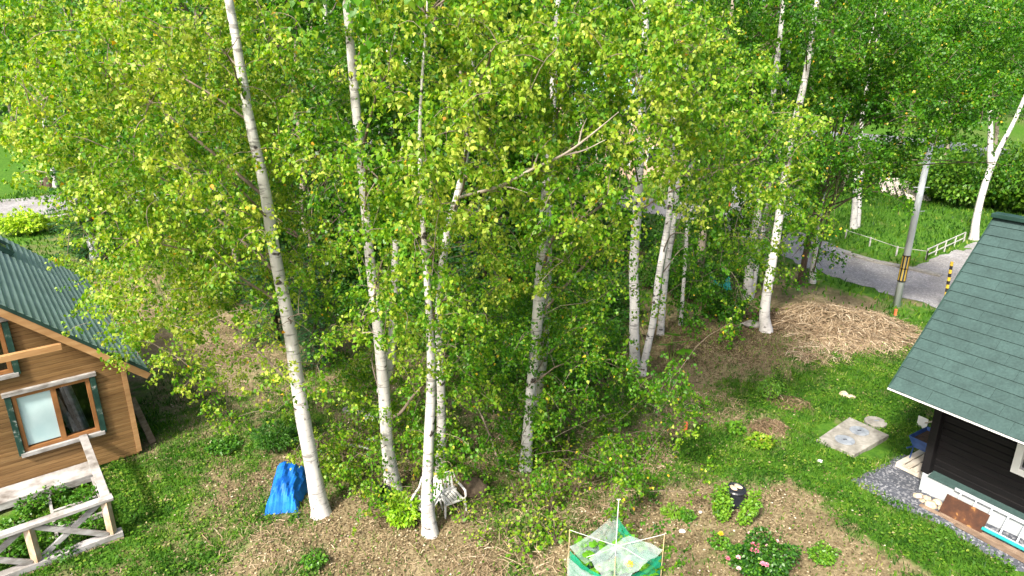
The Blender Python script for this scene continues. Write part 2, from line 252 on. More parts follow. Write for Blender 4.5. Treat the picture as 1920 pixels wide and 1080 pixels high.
# ------------------------------------------------------------------ object helpers
def link(o, parent=None):
    COL.objects.link(o)
    if parent is not None: o.parent = parent
    return o
def tag(o, label=None, cat=None, group=None, kind=None):
    if label: o["label"] = label
    if cat: o["category"] = cat
    if group: o["group"] = group
    if kind: o["kind"] = kind
    return o
def empty(name, loc, label, cat, group=None, rz=0):
    o = bpy.data.objects.new(name, None); o.location = [float(q) for q in loc]; o.rotation_euler[2] = rz; o.empty_display_size = .2
    return tag(link(o), label, cat, group)
class MB:
    def __init__(s): s.v = []; s.f = []
    def add(s, vs, fs):
        k = len(s.v); s.v += [tuple(map(float, p)) for p in vs]; s.f += [tuple(i + k for i in f) for f in fs]; return s
    def obox(s, c, ax, ay, az):
        """oriented box: centre and three half-axis vectors"""
        c, ax, ay, az = (np.asarray(q, float) for q in (c, ax, ay, az))
        vs = [c + i * ax + j * ay + k * az for k in (-1, 1) for j in (-1, 1) for i in (-1, 1)]
        fs = [(0, 2, 3, 1), (4, 5, 7, 6), (0, 1, 5, 4), (2, 6, 7, 3), (0, 4, 6, 2), (1, 3, 7, 5)]
        if np.dot(np.cross(ax, ay), az) < 0: fs = [f[::-1] for f in fs]
        return s.add(vs, fs)
    def box(s, x0, x1, y0, y1, z0, z1):
        return s.obox(((x0 + x1) / 2, (y0 + y1) / 2, (z0 + z1) / 2), ((x1 - x0) / 2, 0, 0), (0, (y1 - y0) / 2, 0), (0, 0, (z1 - z0) / 2))
    def beam(s, a, b, w, h, up=(0, 0, 1)):
        """rectangular bar from a to b, w wide and h tall"""
        a = np.asarray(a, float); b = np.asarray(b, float); d = b - a; L = np.linalg.norm(d); d = d / L
        up = np.asarray(up, float)
        if abs(d @ up) > .95: up = np.array([0, 1., 0])
        x = np.cross(d, up); x /= np.linalg.norm(x); u = np.cross(x, d)
        return s.obox((a + b) / 2, d * L / 2, x * w / 2, u * h / 2)
    def tube(s, pts, rad, k=8, cap=True, jit=0.0):
        pts = [np.asarray(p, float) for p in pts]; n = len(pts); base = len(s.v)
        ref = None
        for i, p in enumerate(pts):
            t = pts[min(i + 1, n - 1)] - pts[max(i - 1, 0)]; t = t / (np.linalg.norm(t) + 1e-9)
            if ref is None:
                ref = np.array([1., 0, 0]) if abs(t[0]) < .9 else np.array([0, 1., 0])
            x = ref - t * (ref @ t); x /= np.linalg.norm(x); ref = x; y = np.cross(t, x)
            r = rad[i] if hasattr(rad, '__len__') else rad
            for j in range(k):
                a = 2 * math.pi * j / k; rr = r * (1 + (R.uniform(-jit, jit) if jit else 0))
                s.v.append(tuple(p + rr * (math.cos(a) * x + math.sin(a) * y)))
        for i in range(n - 1):
            for j in range(k):
                a = base + i * k + j; b = base + i * k + (j + 1) % k
                s.f.append((a, b, b + k, a + k))
        if cap:
            s.f.append(tuple(base + j for j in reversed(range(k)))); s.f.append(tuple(base + (n - 1) * k + j for j in range(k)))
        return s
    def lathe(s, prof, c=(0, 0, 0), k=16):
        base = len(s.v); n = len(prof)
        for r, z in prof:
            for j in range(k):
                a = 2 * math.pi * j / k; s.v.append((c[0] + r * math.cos(a), c[1] + r * math.sin(a), c[2] + z))
        for i in range(n - 1):
            for j in range(k):
                a = base + i * k + j; b = base + i * k + (j + 1) % k
                s.f.append((a, b, b + k, a + k))
        s.f.append(tuple(base + j for j in reversed(range(k)))); s.f.append(tuple(base + (n - 1) * k + j for j in range(k)))
        return s
    def prism(s, poly, depthv):
        """extrude a closed planar polygon by a vector"""
        poly = [np.asarray(p, float) for p in poly]; n = len(poly); d = np.asarray(depthv, float)
        vs = poly + [p + d for p in poly]
        nrm = sum((np.cross(poly[i] - poly[0], poly[(i + 1) % n] - poly[0]) for i in range(n)), np.zeros(3))
        fs = [tuple(range(n))[::-1], tuple(range(n, 2 * n))] + [(i, (i + 1) % n, n + (i + 1) % n, n + i) for i in range(n)]
        if nrm @ d < 0: fs = [f[::-1] for f in fs]
        return s.add(vs, fs)
    def mesh(s, name, m, smooth=False):
        me = bpy.data.meshes.new(name); me.from_pydata(s.v, [], s.f); me.materials.append(M[m])
        if smooth: me.polygons.foreach_set("use_smooth", [True] * len(me.polygons))
        me.update(); return me
    def build(s, name, m, parent=None, smooth=False, bevel=0.0, loc=None):
        o = bpy.data.objects.new(name, s.mesh(name, m, smooth)); link(o, parent)
        if loc is not None: o.location = loc
        if bevel:
            bv = o.modifiers.new("bevel", 'BEVEL'); bv.width = bevel; bv.segments = 2; bv.limit_method = 'ANGLE'
        return o
def rock_mesh(name, m, r, seed, sq=(1, 1, .7), flat=.0):
    import bmesh
    bm = bmesh.new(); bmesh.ops.create_icosphere(bm, subdivisions=3, radius=1.0); q = random.Random(seed)
    dirs = [Vector((q.gauss(0, 1), q.gauss(0, 1), q.gauss(0, 1))).normalized() for _ in range(9)]; cut = [q.uniform(.68, .95) for _ in dirs]
    for v in bm.verts:
        for d, c in zip(dirs, cut):
            k = v.co.dot(d)
            if k > c: v.co -= d * (k - c) * .9
        v.co = Vector((v.co.x * sq[0] * r, v.co.y * sq[1] * r, v.co.z * sq[2] * r))
    me = bpy.data.meshes.new(name); bm.to_mesh(me); bm.free(); me.materials.append(M[m]); return me
def single(name, me, loc, label, cat, group=None, rot=(0, 0, 0), parent=None):
    o = bpy.data.objects.new(name, me); o.location = [float(q) for q in loc]; o.rotation_euler = rot; link(o, parent); return tag(o, label, cat, group)

# ------------------------------------------------------------------ leaf meshes (numpy)
def norm(a): return a / (np.linalg.norm(a, axis=1, keepdims=True) + 1e-9)
def fast_mesh(name, verts, faces, m, hue=None, per=1):
    me = bpy.data.meshes.new(name); nv = len(verts); nf, k = faces.shape
    me.vertices.add(nv); me.vertices.foreach_set("co", verts.astype(np.float32).ravel())
    me.loops.add(nf * k); me.loops.foreach_set("vertex_index", faces.astype(np.int32).ravel())
    me.polygons.add(nf); me.polygons.foreach_set("loop_start", np.arange(0, nf * k, k, dtype=np.int32)); me.polygons.foreach_set("loop_total", np.full(nf, k, dtype=np.int32))
    if hue is not None:
        a = me.attributes.new("hue", 'FLOAT', 'POINT'); a.data.foreach_set("value", np.repeat(np.clip(hue, 0, 1), per).astype(np.float32))
    me.materials.append(M[m]); me.update(calc_edges=True); return me
def leaf_mesh(name, P, tip, nrm, size, hue, m, width=.42, simple_leaf=False):
    n = len(P); tip = norm(tip); side = norm(np.cross(tip, nrm)); nn = np.cross(side, tip); s = size[:, None]
    if simple_leaf:
        V = np.stack([P, P + s * (.42 * tip - width * side + .05 * nn), P + s * tip, P + s * (.42 * tip + width * side + .05 * nn)], 1)
        fl = np.array([[0, 1, 2], [0, 2, 3]])
    else:
        curl = rng.uniform(-.18, .10, (n, 1))
        V = np.stack([P, P + s * (.30 * tip - width * side + .10 * nn), P + s * (.40 * tip), P + s * (.30 * tip + width * side + .10 * nn), P + s * (tip + curl * nn)], 1)
        fl = np.array([[0, 2, 1], [0, 3, 2], [1, 2, 4], [2, 3, 4]])
    k = V.shape[1]; faces = (np.arange(n)[:, None, None] * k + fl[None]).reshape(-1, 3)
    return fast_mesh(name, V.reshape(-1, 3), faces, m, hue, k)
SUNV = np.array(sdir)
def spray(c, r, n, size, droop=.8, flat=1.0):
    """n leaves on drooping twigs about centre c; returns P, tip, normal, size and the twig lines"""
    k = max(2, n // 10); o = c + rng.normal(0, 1, (k, 3)) * np.array([.42, .42, .36 * flat]) * r
    d = rng.normal(0, 1, (k, 3)); d[:, 2] = d[:, 2] * .35 - .25; d = norm(d); L = rng.uniform(.5, 1.15, k) * r
    i = rng.integers(0, k, n); t = rng.uniform(.08, 1, n)
    P = o[i] + d[i] * (L[i] * t)[:, None]; P[:, 2] -= .45 * L[i] * t * t * droop
    P = P + rng.normal(0, .022, (n, 3)) + rng.normal(0, .05, (n, 3)) * r
    tip = d[i] * .45 + np.array([0, 0, -.75 * droop]) + rng.normal(0, .42, (n, 3))
    nr = rng.normal(0, .70, (n, 3)) + np.array([0, 0, .42]) + SUNV * .32
    sz = size * rng.uniform(.62, 1.15, n)
    tw = [[o[j], o[j] + d[j] * L[j] * .5 - np.array([0, 0, .11 * L[j] * droop]), o[j] + d[j] * L[j] - np.array([0, 0, .45 * L[j] * droop])] for j in range(k)]
    return P, tip, nr, sz, tw
class Leaves:
    def __init__(s): s.P = []; s.T = []; s.N = []; s.S = []; s.h = []
    def add(s, P, T, N, S, hue): s.P.append(P); s.T.append(T); s.N.append(N); s.S.append(S); s.h.append(hue)
    def count(s): return sum(len(p) for p in s.P)
    def build(s, name, m, parent, base, **k):
        me = leaf_mesh(name, np.concatenate(s.P) - np.asarray(base), np.concatenate(s.T), np.concatenate(s.N), np.concatenate(s.S), np.concatenate(s.h), m, **k)
        return link(bpy.data.objects.new(name, me), parent)

# ================================================================== SETTING
def axis(lo, hi, step, out_lo, out_hi):
    a = list(np.arange(lo, hi + 1e-6, step)); s = step; x = a[0]; L = []
    while x > out_lo: s *= 1.22; x -= s; L.append(x)
    s = step; x = a[-1]; U = []
    while x < out_hi: s *= 1.22; x += s; U.append(x)
    return np.array(L[::-1] + a + U)
gx = axis(-13, 17, .11, -600, 600); gy = axis(5.5, 27, .11, -150, 900)
XX, YY = np.meshgrid(gx, gy); ZZ = hz(XX, YY)
gv = np.stack([XX.ravel(), YY.ravel(), ZZ.ravel()], 1); nx, ny = len(gx), len(gy)
ii = (np.arange(ny - 1)[:, None] * nx + np.arange(nx - 1)[None]).ravel(); gf = np.stack([ii, ii + 1, ii + 1 + nx, ii + nx], 1)
gme = fast_mesh("ground", gv, gf, 'ground'); ga = gme.attributes.new("grass", 'FLOAT', 'POINT'); ga.data.foreach_set("value", grassness(gv[:, 0], gv[:, 1]).astype(np.float32))
gme.polygons.foreach_set("use_smooth", [True] * len(gme.polygons))
tag(link(bpy.data.objects.new("ground", gme)), "bare earth and patchy grass of the yard", kind="structure")

def resample(pts, step):
    out = []
    for a, b in zip(pts[:-1], pts[1:]):
        n_ = max(1, int(np.linalg.norm(b - a) / step)); out += [a + (b - a) * i / n_ for i in range(n_)]
    return out + [pts[-1]]
def smooth_line(pts, it=3):
    for _ in range(it):
        q = [pts[0]]
        for a, b in zip(pts[:-1], pts[1:]): q += [a * .75 + b * .25, a * .25 + b * .75]
        pts = q + [pts[-1]]
    return pts
def ribbon(name, m, pts, widths, lift, label, jag=.0, cols=7, shift=0):
    pts3 = [np.array([p[0], p[1], w]) for p, w in zip(pts, widths)]; line = resample(smooth_line(pts3), .7); b = MB(); k = len(line)
    for i, p in enumerate(line):
        t = line[min(i + 1, k - 1)] - line[max(i - 1, 0)]; t = t[:2] / np.linalg.norm(t[:2]); nn = np.array([-t[1], t[0]])
        for j in range(cols):
            u = (j / (cols - 1) - .5) * (p[2] + (R.uniform(-jag, jag) if j in (0, cols - 1) else 0)) + shift
            q = p[:2] + nn * u; b.v.append((q[0], q[1], hz1(q) + lift))
    for i in range(k - 1):
        for j in range(cols - 1):
            a = i * cols + j; b.f.append((a, a + cols, a + cols + 1, a + 1))
    o = b.build(name, m, smooth=True)
    for p_ in o.data.polygons[:1]:
        if p_.normal.z < 0: o.data.flip_normals()
    return tag(o, label, kind="structure")
ribbon("gravel_road", 'gravel_road', ROAD, ROADW, .02, "grey gravel lane running behind the birch trees", .35)
far_road = [G(*p)[:2] for p in [(1100, 232), (1450, 246), (1640, 258), (1800, 276), (1920, 296), (2100, 330)]]
ribbon("paved_road", 'asphalt', far_road, [6] * 6, .05, "paved road far behind the green bushes")
side = [G(*p)[:2] for p in [(1690, 540), (1770, 515), (1830, 490), (1960, 440)]]
ribbon("gravel_path", 'gravel_road', side, [2.2, 2.4, 2.4, 2.4], .014, "pale gravel drive forking off the lane", .3)
def strip(name, m, pxs, w, h, label):
    b = MB(); pts = [G(*p) for p in pxs]
    for p, q in zip(pts[:-1], pts[1:]): p = p + [0, 0, hz1(p) + h / 2 - .02]; q = q + [0, 0, hz1(q) + h / 2 - .02]; b.beam(p, q, w, h)
    return tag(b.build(name, m, bevel=.01), label, kind="structure")
strip("kerb", 'concrete', [(1585, 476), (1640, 492), (1700, 504), (1765, 519)], .3, .11, "pale concrete kerb on the far edge of the lane")
strip("kerb", 'concrete', [(0, 424), (60, 415), (165, 400)], .5, .12, "pale concrete edging on the near side of the lane")

# ================================================================== WOODEN CABIN (left)
K = H / 7.0
wa = math.radians(-141.2); w_ = np.array([math.cos(wa), math.sin(wa), 0]); e_ = np.array([w_[1], -w_[0], 0]); z_ = np.array([0, 0, 1.])
LC = np.array([-6.865 * K, 10.904 * K, 0])
cab = empty("wooden_cabin", LC, "brown board cabin with a green metal roof and a bare deck railing", "cabin")
def L(u, out, z): return w_ * u - e_ * out + z_ * z          # local to the cabin corner: along gable, outwards, up
EAVE_Z, OV, GOV = 1.84 * K, .30 * K, .60 * K
TAN = math.tan(math.radians(42.08)); HALF = 3.3; DEPTH = 6.0
def rake_z(u): return EAVE_Z + (min(u, 2 * HALF - u) + OV) * TAN   # roof underside over the gable at u
BASE = .05
gw = tag(bpy.data.objects.new("gable_wall", None)); link(gw, cab)
win = (.52 * K, 1.62 * K, .72 * K, 1.76 * K)       # u0,u1,z0,z1 of the lower window
upw = (1.50 * K, 2.6 * K, 2.15 * K, 3.02 * K)
pitch = .085; z = BASE; i = 0
while z < rake_z(HALF) - .2:
    zt = z + pitch - .004
    lim = max(0.0, (zt - EAVE_Z) / TAN - OV + .02)
    spans = [(lim, 2 * HALF - lim)]
    for (u0, u1, a, b_) in (win, upw):
        if zt > a and z < b_:
            spans = [s for (p, q) in spans for s in ((p, min(q, u0)), (max(p, u1), q)) if s[1] - s[0] > .02]
    for p, q in spans:
        mb = MB(); mb.prism([L(p, -.02, z), L(p, .022, z), L(p, .028, z + .006), L(p, .028, zt - .006), L(p, .022, zt), L(p, -.02, zt)], w_ * (q - p)); mb.build("board", 'cedar', gw)
    z += pitch; i += 1
# backing, side walls, floor
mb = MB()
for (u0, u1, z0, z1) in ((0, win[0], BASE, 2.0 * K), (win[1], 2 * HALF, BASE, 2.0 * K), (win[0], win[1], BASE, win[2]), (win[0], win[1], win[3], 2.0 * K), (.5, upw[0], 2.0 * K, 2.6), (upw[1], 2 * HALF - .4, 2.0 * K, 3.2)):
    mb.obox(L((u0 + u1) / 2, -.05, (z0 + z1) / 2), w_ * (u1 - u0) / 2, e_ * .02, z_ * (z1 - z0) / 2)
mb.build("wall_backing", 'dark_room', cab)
for uu in (0.03, 2 * HALF - .03):
    MB().obox(L(uu, -DEPTH / 2, (BASE + EAVE_Z + .1) / 2), w_ * .04, e_ * (DEPTH / 2 - .08), z_ * (EAVE_Z + .1 - BASE) / 2).build("side_wall", 'cedar', cab)
MB().prism([L(.07, -DEPTH, BASE), L(2 * HALF - .07, -DEPTH, BASE), L(2 * HALF - .07, -DEPTH, EAVE_Z), L(HALF, -DEPTH, rake_z(HALF) - .2), L(.07, -DEPTH, EAVE_Z)], e_ * .1).build("back_wall", 'cedar', cab)
MB().obox(L(HALF, -DEPTH / 2, BASE - .03), w_ * (HALF - .05), e_ * (DEPTH / 2 - .1), z_ * .03).build("floor", 'plank', cab)
for uu in (.12, 2.2, 4.4, 6.4):
    for oo in (-.15, -3, -5.6): MB().obox(L(uu, oo, .06), w_ * .09, e_ * .09, z_ * .13).build("foundation_block", 'concrete', cab)
# corner board
MB().obox(L(-.005, .025, (BASE + EAVE_Z) / 2 + .05), w_ * .045, e_ * .025, z_ * (EAVE_Z - BASE) / 2).build("corner_board", 'rafter', cab)
# roof: courses of horizontal metal
roof = bpy.data.objects.new("roof", None); link(roof, cab)
SL = math.radians(42.08); RW = HALF + OV; CN = 34
for sd in (0, 1):
    for c in range(CN):
        t0, t1 = c / CN * RW, (c + 1) / CN * RW + .02
        lift0, lift1 = .062, .026
        def rp(t, out, lift):
            u = -OV + t
            if sd: u = 2 * HALF - u
            return L(u, out, EAVE_Z + t * TAN + .02 + lift)
        a, b_, c_, d_ = rp(t0, GOV + .02, lift0), rp(t0, -DEPTH - .5, lift0), rp(t1, -DEPTH - .5, lift1), rp(t1, GOV + .02, lift1)
        mb = MB(); mb.add([a, b_, c_, d_, a - z_ * .03, b_ - z_ * .03, c_ - z_ * .03, d_ - z_ * .03], [(0, 3, 2, 1), (4, 5, 6, 7), (0, 1, 5, 4), (2, 3, 7, 6), (1, 2, 6, 5), (0, 4, 7, 3)])
        mb.build("roof_course", 'teal_metal', roof)
# decking boards under the roof, rake boards, drip edge
for sd in (0, 1):
    def q(t, out, dz):
        u = -OV + t; u = 2 * HALF - u if sd else u
        return L(u, out, EAVE_Z + t * TAN + dz)
    MB().add([q(.0, GOV - .06, .012), q(0, -DEPTH - .45, .012), q(RW, -DEPTH - .45, .012), q(RW, GOV - .06, .012), q(.0, GOV - .06, -.02), q(0, -DEPTH - .45, -.02), q(RW, -DEPTH - .45, -.02), q(RW, GOV - .06, -.02)],
             [(0, 3, 2, 1), (4, 5, 6, 7), (0, 1, 5, 4), (2, 3, 7, 6), (1, 2, 6, 5), (0, 4, 7, 3)]).build("soffit", 'rafter', roof)
    MB().beam(q(-.02, GOV - .03, -.09), q(RW, GOV - .03, -.09), .06, .17).build("barge_board", 'rafter', roof, bevel=.006)
    MB().beam(q(-.05, GOV + .012, .018), q(RW, GOV + .012, .018), .035, .06).build("drip_edge", 'dark_green', roof)
MB().beam(L(HALF, GOV + .04, rake_z(HALF) + .10), L(HALF, -DEPTH - .5, rake_z(HALF) + .10), .26, .07).build("ridge_cap", 'teal_metal', roof)
# skylight
sk = bpy.data.objects.new("skylight", None); link(sk, roof)
sn = np.array([0, 0, 1.]) * math.cos(SL) - w_ * math.sin(SL); sup = w_ * math.cos(SL) + z_ * math.sin(SL)
skc = L(1.62, -4.75, EAVE_Z + (1.62 + OV) * TAN) + sn * .10
for dx, dy, hx, hy in ((-.40, 0, .05, .40), (.40, 0, .05, .40), (0, -.45, .45, .05), (0, .45, .45, .05)):
    MB().obox(skc + e_ * dx + sup * dy, e_ * hx, sup * hy, sn * .06).build("frame", 'dark_green', sk)
MB().obox(skc + sn * .02, e_ * .35, sup * .40, sn * .01).build("pane", 'glass_dark', sk)
# gable tie beam
MB().beam(L(.95 * K - .15, GOV - .10, 2.66 * K - .09), L(HALF + .6, GOV - .10, 2.66 * K - .09), .09, .12).build("tie_beam", 'rafter', cab, bevel=.006)
def window(parent, u0, u1, z0, z1, curtain):
    wn_ = bpy.data.objects.new("window", None); link(wn_, parent)
    um = (u0 + u1) / 2 - .02
    for (a, b_, c, d_) in ((u0, u1, z0, z0 + .07), (u0, u1, z1 - .07, z1), (u0, u0 + .07, z0 + .07, z1 - .07), (u1 - .07, u1, z0 + .07, z1 - .07), (um - .045, um + .045, z0 + .07, z1 - .07)):
        MB().obox(L((a + b_) / 2, .012, (c + d_) / 2), w_ * (b_ - a) / 2, e_ * .045, z_ * (d_ - c) / 2).build("frame", 'winwood', wn_, bevel=.004)
    for (a, b_) in ((u0 + .07, um - .045), (um + .045, u1 - .07)):
        MB().obox(L((a + b_) / 2, .0, (z0 + z1) / 2), w_ * (b_ - a) / 2, e_ * .004, z_ * ((z1 - z0) / 2 - .07)).build("pane", 'glass', wn_)
    if curtain: MB().obox(L((um + .045 + u1 - .07) / 2, .012, (z0 + z1) / 2 + .015), w_ * ((u1 - .07 - um - .045) / 2 - .002), e_ * .003, z_ * ((z1 - z0) / 2 - .085)).build("frosted_film", 'curtain', wn_)
    # outer trim boards: white head and sill, flaking green jambs
    MB().obox(L((u0 + u1) / 2, .058, z1 + .045), w_ * ((u1 - u0) / 2 + .13), e_ * .045, z_ * .04).build("head_board", 'weathered', wn_, bevel=.004)
    MB().obox(L((u0 + u1) / 2, .058, z0 - .045), w_ * ((u1 - u0) / 2 + .07), e_ * .05, z_ * .04).build("sill", 'weathered', wn_, bevel=.004)
    for uu in (u0 - .055, u1 + .055): MB().obox(L(uu, .052, (z0 + z1) / 2 - .03), w_ * .048, e_ * .035, z_ * ((z1 - z0) / 2 + .02)).build("jamb_board", 'green_trim', wn_, bevel=.004)
    return wn_
window(cab, *win, True); window(cab, *upw, False)
# things seen inside the window: timbers leaning in the dark room
for du, dz in ((.0, 0), (.17, -.05)): MB().beam(L(.66 * K + du, -.45, .45), L(.86 * K + du * 1.6, -.75, 1.95 - du), .13, .06).build("timber", 'weathered', cab)
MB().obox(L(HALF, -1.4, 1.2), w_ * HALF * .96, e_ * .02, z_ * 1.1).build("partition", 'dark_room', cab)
# deck plank against the wall and bare railing
dz = .215 * K
dk = bpy.data.objects.new("deck", None); link(dk, cab)
for k_ in range(2): MB().obox(L(.80 * K + 1.75, .06 + .285 * k_ + .15, dz - .02), w_ * 1.75, e_ * .14, z_ * .02).build("plank", 'weathered', dk)
MB().beam(L(.80 * K, .61, dz - .085), L(.80 * K + 3.5, .61, dz - .085), .05, .12).build("rim_joist", 'weathered', dk)
RZ, RO, RU = .75 * K, 2.366 * K, .806 * K; BZ = .11 * K
rl = bpy.data.objects.new("railing", None); link(rl, cab)
def bar(name, a, b_, w, h, m): return MB().beam(L(*a), L(*b_), w, h).build(name, m, rl, bevel=.006)
bar("top_rail", (RU - .02, .07, .72 * K), (RU, RO, RZ - .02), .14, .05, 'weathered')
bar("top_rail", (RU - .09, RO, RZ), (RU + 3.6, RO + .02, RZ), .15, .06, 'weathered')
bar("bottom_rail", (RU - .12, RO, BZ), (RU + 3.6, RO, BZ), .16, .10, 'weathered')
bar("bottom_beam", (RU - .12, RO + .05, BZ - .11), (RU + 3.6, RO + .05, BZ - .11), .05, .11, 'weathered_tan')
for uu in (RU + .03, RU + 1.12, RU + 2.25):
    bar("post", (uu, RO, BZ + .05), (uu, RO, RZ - .03), .11, .11, 'weathered_tan')
    bar("post", (uu, RO - .04, 0), (uu, RO - .04, BZ - .17), .12, .12, 'concrete')
for uu in (RU + .09, RU + 1.18):
    bar("brace", (uu, RO - .035, RZ - .04), (uu + .96, RO - .035, BZ + .06), .045, .09, 'weathered')
    bar("brace", (uu + .96, RO + .02, RZ - .04), (uu, RO + .02, BZ + .06), .045, .09, 'weathered')
bar("side_rail", (RU + .02, .66, .16), (RU + .02, RO - .09, .16), .05, .09, 'weathered')
for oo in (1.35, 1.95): bar("joist", (RU + .06, oo, .13), (RU + .75, oo, .13), .05, .09, 'weathered')
for uu in (RU + .75, RU + 1.75): bar("joist", (uu, .65, .10), (uu + .05, RO - .09, .10), .05, .08, 'weathered')
for uu in (RU + .3, RU + 1.1, RU + 2.2): MB().beam(L(uu, .56, -.05), L(uu, .56, dz - .16), .09, .09).build("deck_post", 'weathered_tan', dk)
# plank leaning on the corner
pl = MB().beam((0, 0, 0), (-.42, .25, .95), .14, .03); a = GG(287, 832)
single("leaning_plank", pl.mesh("leaning_plank", 'plank'), a + [0, 0, .02], "grey plank leaning against the corner of the brown cabin", "plank")

# ================================================================== BLACK HOUSE (right)
ra = math.radians(-58); d_ = np.array([math.cos(ra), math.sin(ra), 0]); n_ = np.array([d_[1], -d_[0], 0])
RC = np.array([6.90 * K, 9.846 * K, 0])
hs = empty("dark_house", RC, "black boarded house with a dark green shingle roof and white foundation", "house")
def Q(a, out, z): return d_ * a + n_ * out + z_ * z
HL = 6.5; WB = .33 * K; HD = 2.9
EZ, EO, EA = 2.10 * K, 1.02 * K, -.258 * K; RUN, RISE = 2.19 * K, 2.43 * K; ST = RISE / RUN; SLen = math.hypot(RUN, RISE)
MB().obox(Q(HL / 2, -HD / 2 + .0, WB / 2 - .1), d_ * HL / 2, n_ * (HD / 2), z_ * (WB / 2 + .1)).build("foundation", 'foundation', hs, bevel=.01)
MB().obox(Q(-.04, -.35, WB / 2 + .03), d_ * .06, n_ * .12, z_ * .10).build("vent_box", 'foundation', hs, bevel=.01)
MB().add([Q(.12, .02, WB + .004), Q(HL, .02, WB + .004), Q(HL, -.17, WB + .05), Q(.12, -.17, WB + .05), Q(.12, .02, WB - .02), Q(HL, .02, WB - .02), Q(HL, -.17, WB + .03), Q(.12, -.17, WB + .03)], [(0, 1, 2, 3), (7, 6, 5, 4), (0, 4, 5, 1), (3, 2, 6, 7), (0, 3, 7, 4), (1, 5, 6, 2)]).build("flashing", 'shingle', hs)
fw = bpy.data.objects.new("front_wall", None); link(fw, hs)
bh = .135; z = WB + .05
while z < EZ + .35:
    MB().prism([Q(.10, -.17, z), Q(.10, -.17, z + bh - .028), Q(.10, -.20, z + bh - .006), Q(.10, -.26, z + bh - .006), Q(.10, -.26, z)], d_ * (HL - .10)).build("board", 'black_wood', fw)
    z += bh
MB().obox(Q(HL / 2, -.25, WB + 1.1), d_ * (HL / 2 - .1), n_ * .02, z_ * 1.1).build("wall_backing", 'black_paint', fw)
MB().obox(Q(.03, -.10, WB + 1.12), d_ * .07, n_ * .09, z_ * 1.12).build("corner_post", 'black_wood', hs, bevel=.008)
sw = bpy.data.objects.new("side_wall", None); link(sw, hs)
z = WB + .02; HDW = 2 * (RUN - EO)
while z < EZ + RISE - .35:
    top = z + bh - .012
    o1 = EO - max(0, (top - EZ) / ST) - .0
    o_front = min(-.2, o1 - .05); o_back = -HDW - .0 - (o_front + .0) if False else -(2 * (RUN - EO)) - o_front
    if o_front - o_back > .1:
        MB().obox(Q(.02, (o_front + o_back) / 2, (z + top) / 2), d_ * .05, n_ * (o_front - o_back) / 2, z_ * (top - z) / 2).build("board", 'black_wood', sw, bevel=.012)
    z += bh
MB().obox(Q(HL / 2, -HDW + .1, WB + 1.0), d_ * HL / 2, n_ * .05, z_ * 1.0).build("back_wall", 'black_wood', hs)
# roof shingles
rf = bpy.data.objects.new("roof", None); link(rf, hs)
def S(t, a, lift, sd=0):
    """point on the roof: t metres up the slope from the eave, a along the eave"""
    o = EO - t / SLen * RUN
    if sd: o = -2 * (RUN - EO) - o
    nn = (n_ * (-1 if sd else 1)) * math.sin(math.atan(ST)) + z_ * math.cos(math.atan(ST))
    return Q(a, o, EZ + t / SLen * RISE) + nn * lift
LX = 6.8
for sd in (0, 1):
    vs = [S(0, EA, 0, sd), S(0, EA + LX, 0, sd), S(SLen, EA + LX, 0, sd), S(SLen, EA, 0, sd)]; vs += [v - z_ * .09 for v in vs]
    fs = [(0, 1, 2, 3), (7, 6, 5, 4), (0, 4, 5, 1), (3, 2, 6, 7), (0, 3, 7, 4), (1, 5, 6, 2)]
    MB().add(vs, fs if sd == 0 else [f[::-1] for f in fs]).build("roof_deck", 'black_wood', rf)
ROWS = 18; RE = SLen / ROWS; SW = .62
for r_ in range(ROWS):
    off = (r_ * .37) % 1.0 * SW; a = EA - .03; nxt = EA + SW - off if off > .05 else EA + SW
    while a < EA + 4.6:
        a1 = min(nxt, EA + 4.6); t0, t1 = r_ * RE - (.04 if r_ == 0 else 0), (r_ + 1) * RE + .03; g = .0016; jit = R.uniform(0, .004)
        th_ = .016 + jit
        vs = [S(t0, a + g, th_ + .008), S(t0, a1 - g, th_ + .008), S(t1, a1 - g, .004 + jit), S(t1, a + g, .004 + jit), S(t0, a + g, .002), S(t0, a1 - g, .002), S(t1, a1 - g, .001), S(t1, a + g, .001)]
        MB().add(vs, [(0, 1, 2, 3), (7, 6, 5, 4), (0, 4, 5, 1), (3, 2, 6, 7), (0, 3, 7, 4), (1, 5, 6, 2)]).build("shingle", 'shingle', rf)
        a = a1; nxt += SW
vs = [S(0, EA, .012, 1), S(0, EA + LX, .012, 1), S(SLen, EA + LX, .012, 1), S(SLen, EA, .012, 1)]; MB().add(vs + [v - z_ * .008 for v in vs], [(3, 2, 1, 0), (4, 5, 6, 7)]).build("far_slope", 'shingle', rf)
MB().beam(S(-.045, EA - .05, -.018), S(-.045, EA + LX, -.018), .04, .03).build("eave_trim", 'white_trim', rf)
MB().beam(S(-.03, EA - .035, -.03), S(SLen, EA - .035, -.03), .025, .11).build("barge_board", 'dark_green', rf)
MB().beam(S(SLen, EA - .05, .05), S(SLen, EA + LX, .05), .22, .08).build("ridge_cap", 'dark_green', rf, bevel=.01)
# white window unit on the front wall
wu = bpy.data.objects.new("window", None); link(wu, hs); wa0 = 1.33
for (a0, a1, z0, z1) in ((wa0, wa0 + .12, 1.15, 2.1), (wa0 + .12, wa0 + 1.3, 1.15, 1.27), (wa0 + .12, wa0 + 1.3, 1.98, 2.1), (wa0 + 1.3, wa0 + 1.42, 1.15, 2.1)):
    MB().obox(Q((a0 + a1) / 2, -.12, (z0 + z1) / 2), d_ * (a1 - a0) / 2, n_ * .09, z_ * (z1 - z0) / 2).build("frame", 'white_trim', wu, bevel=.006)
MB().obox(Q(wa0 + .71, -.13, 1.62), d_ * .59, n_ * .01, z_ * .36).build("pane", 'glass_dark', wu)
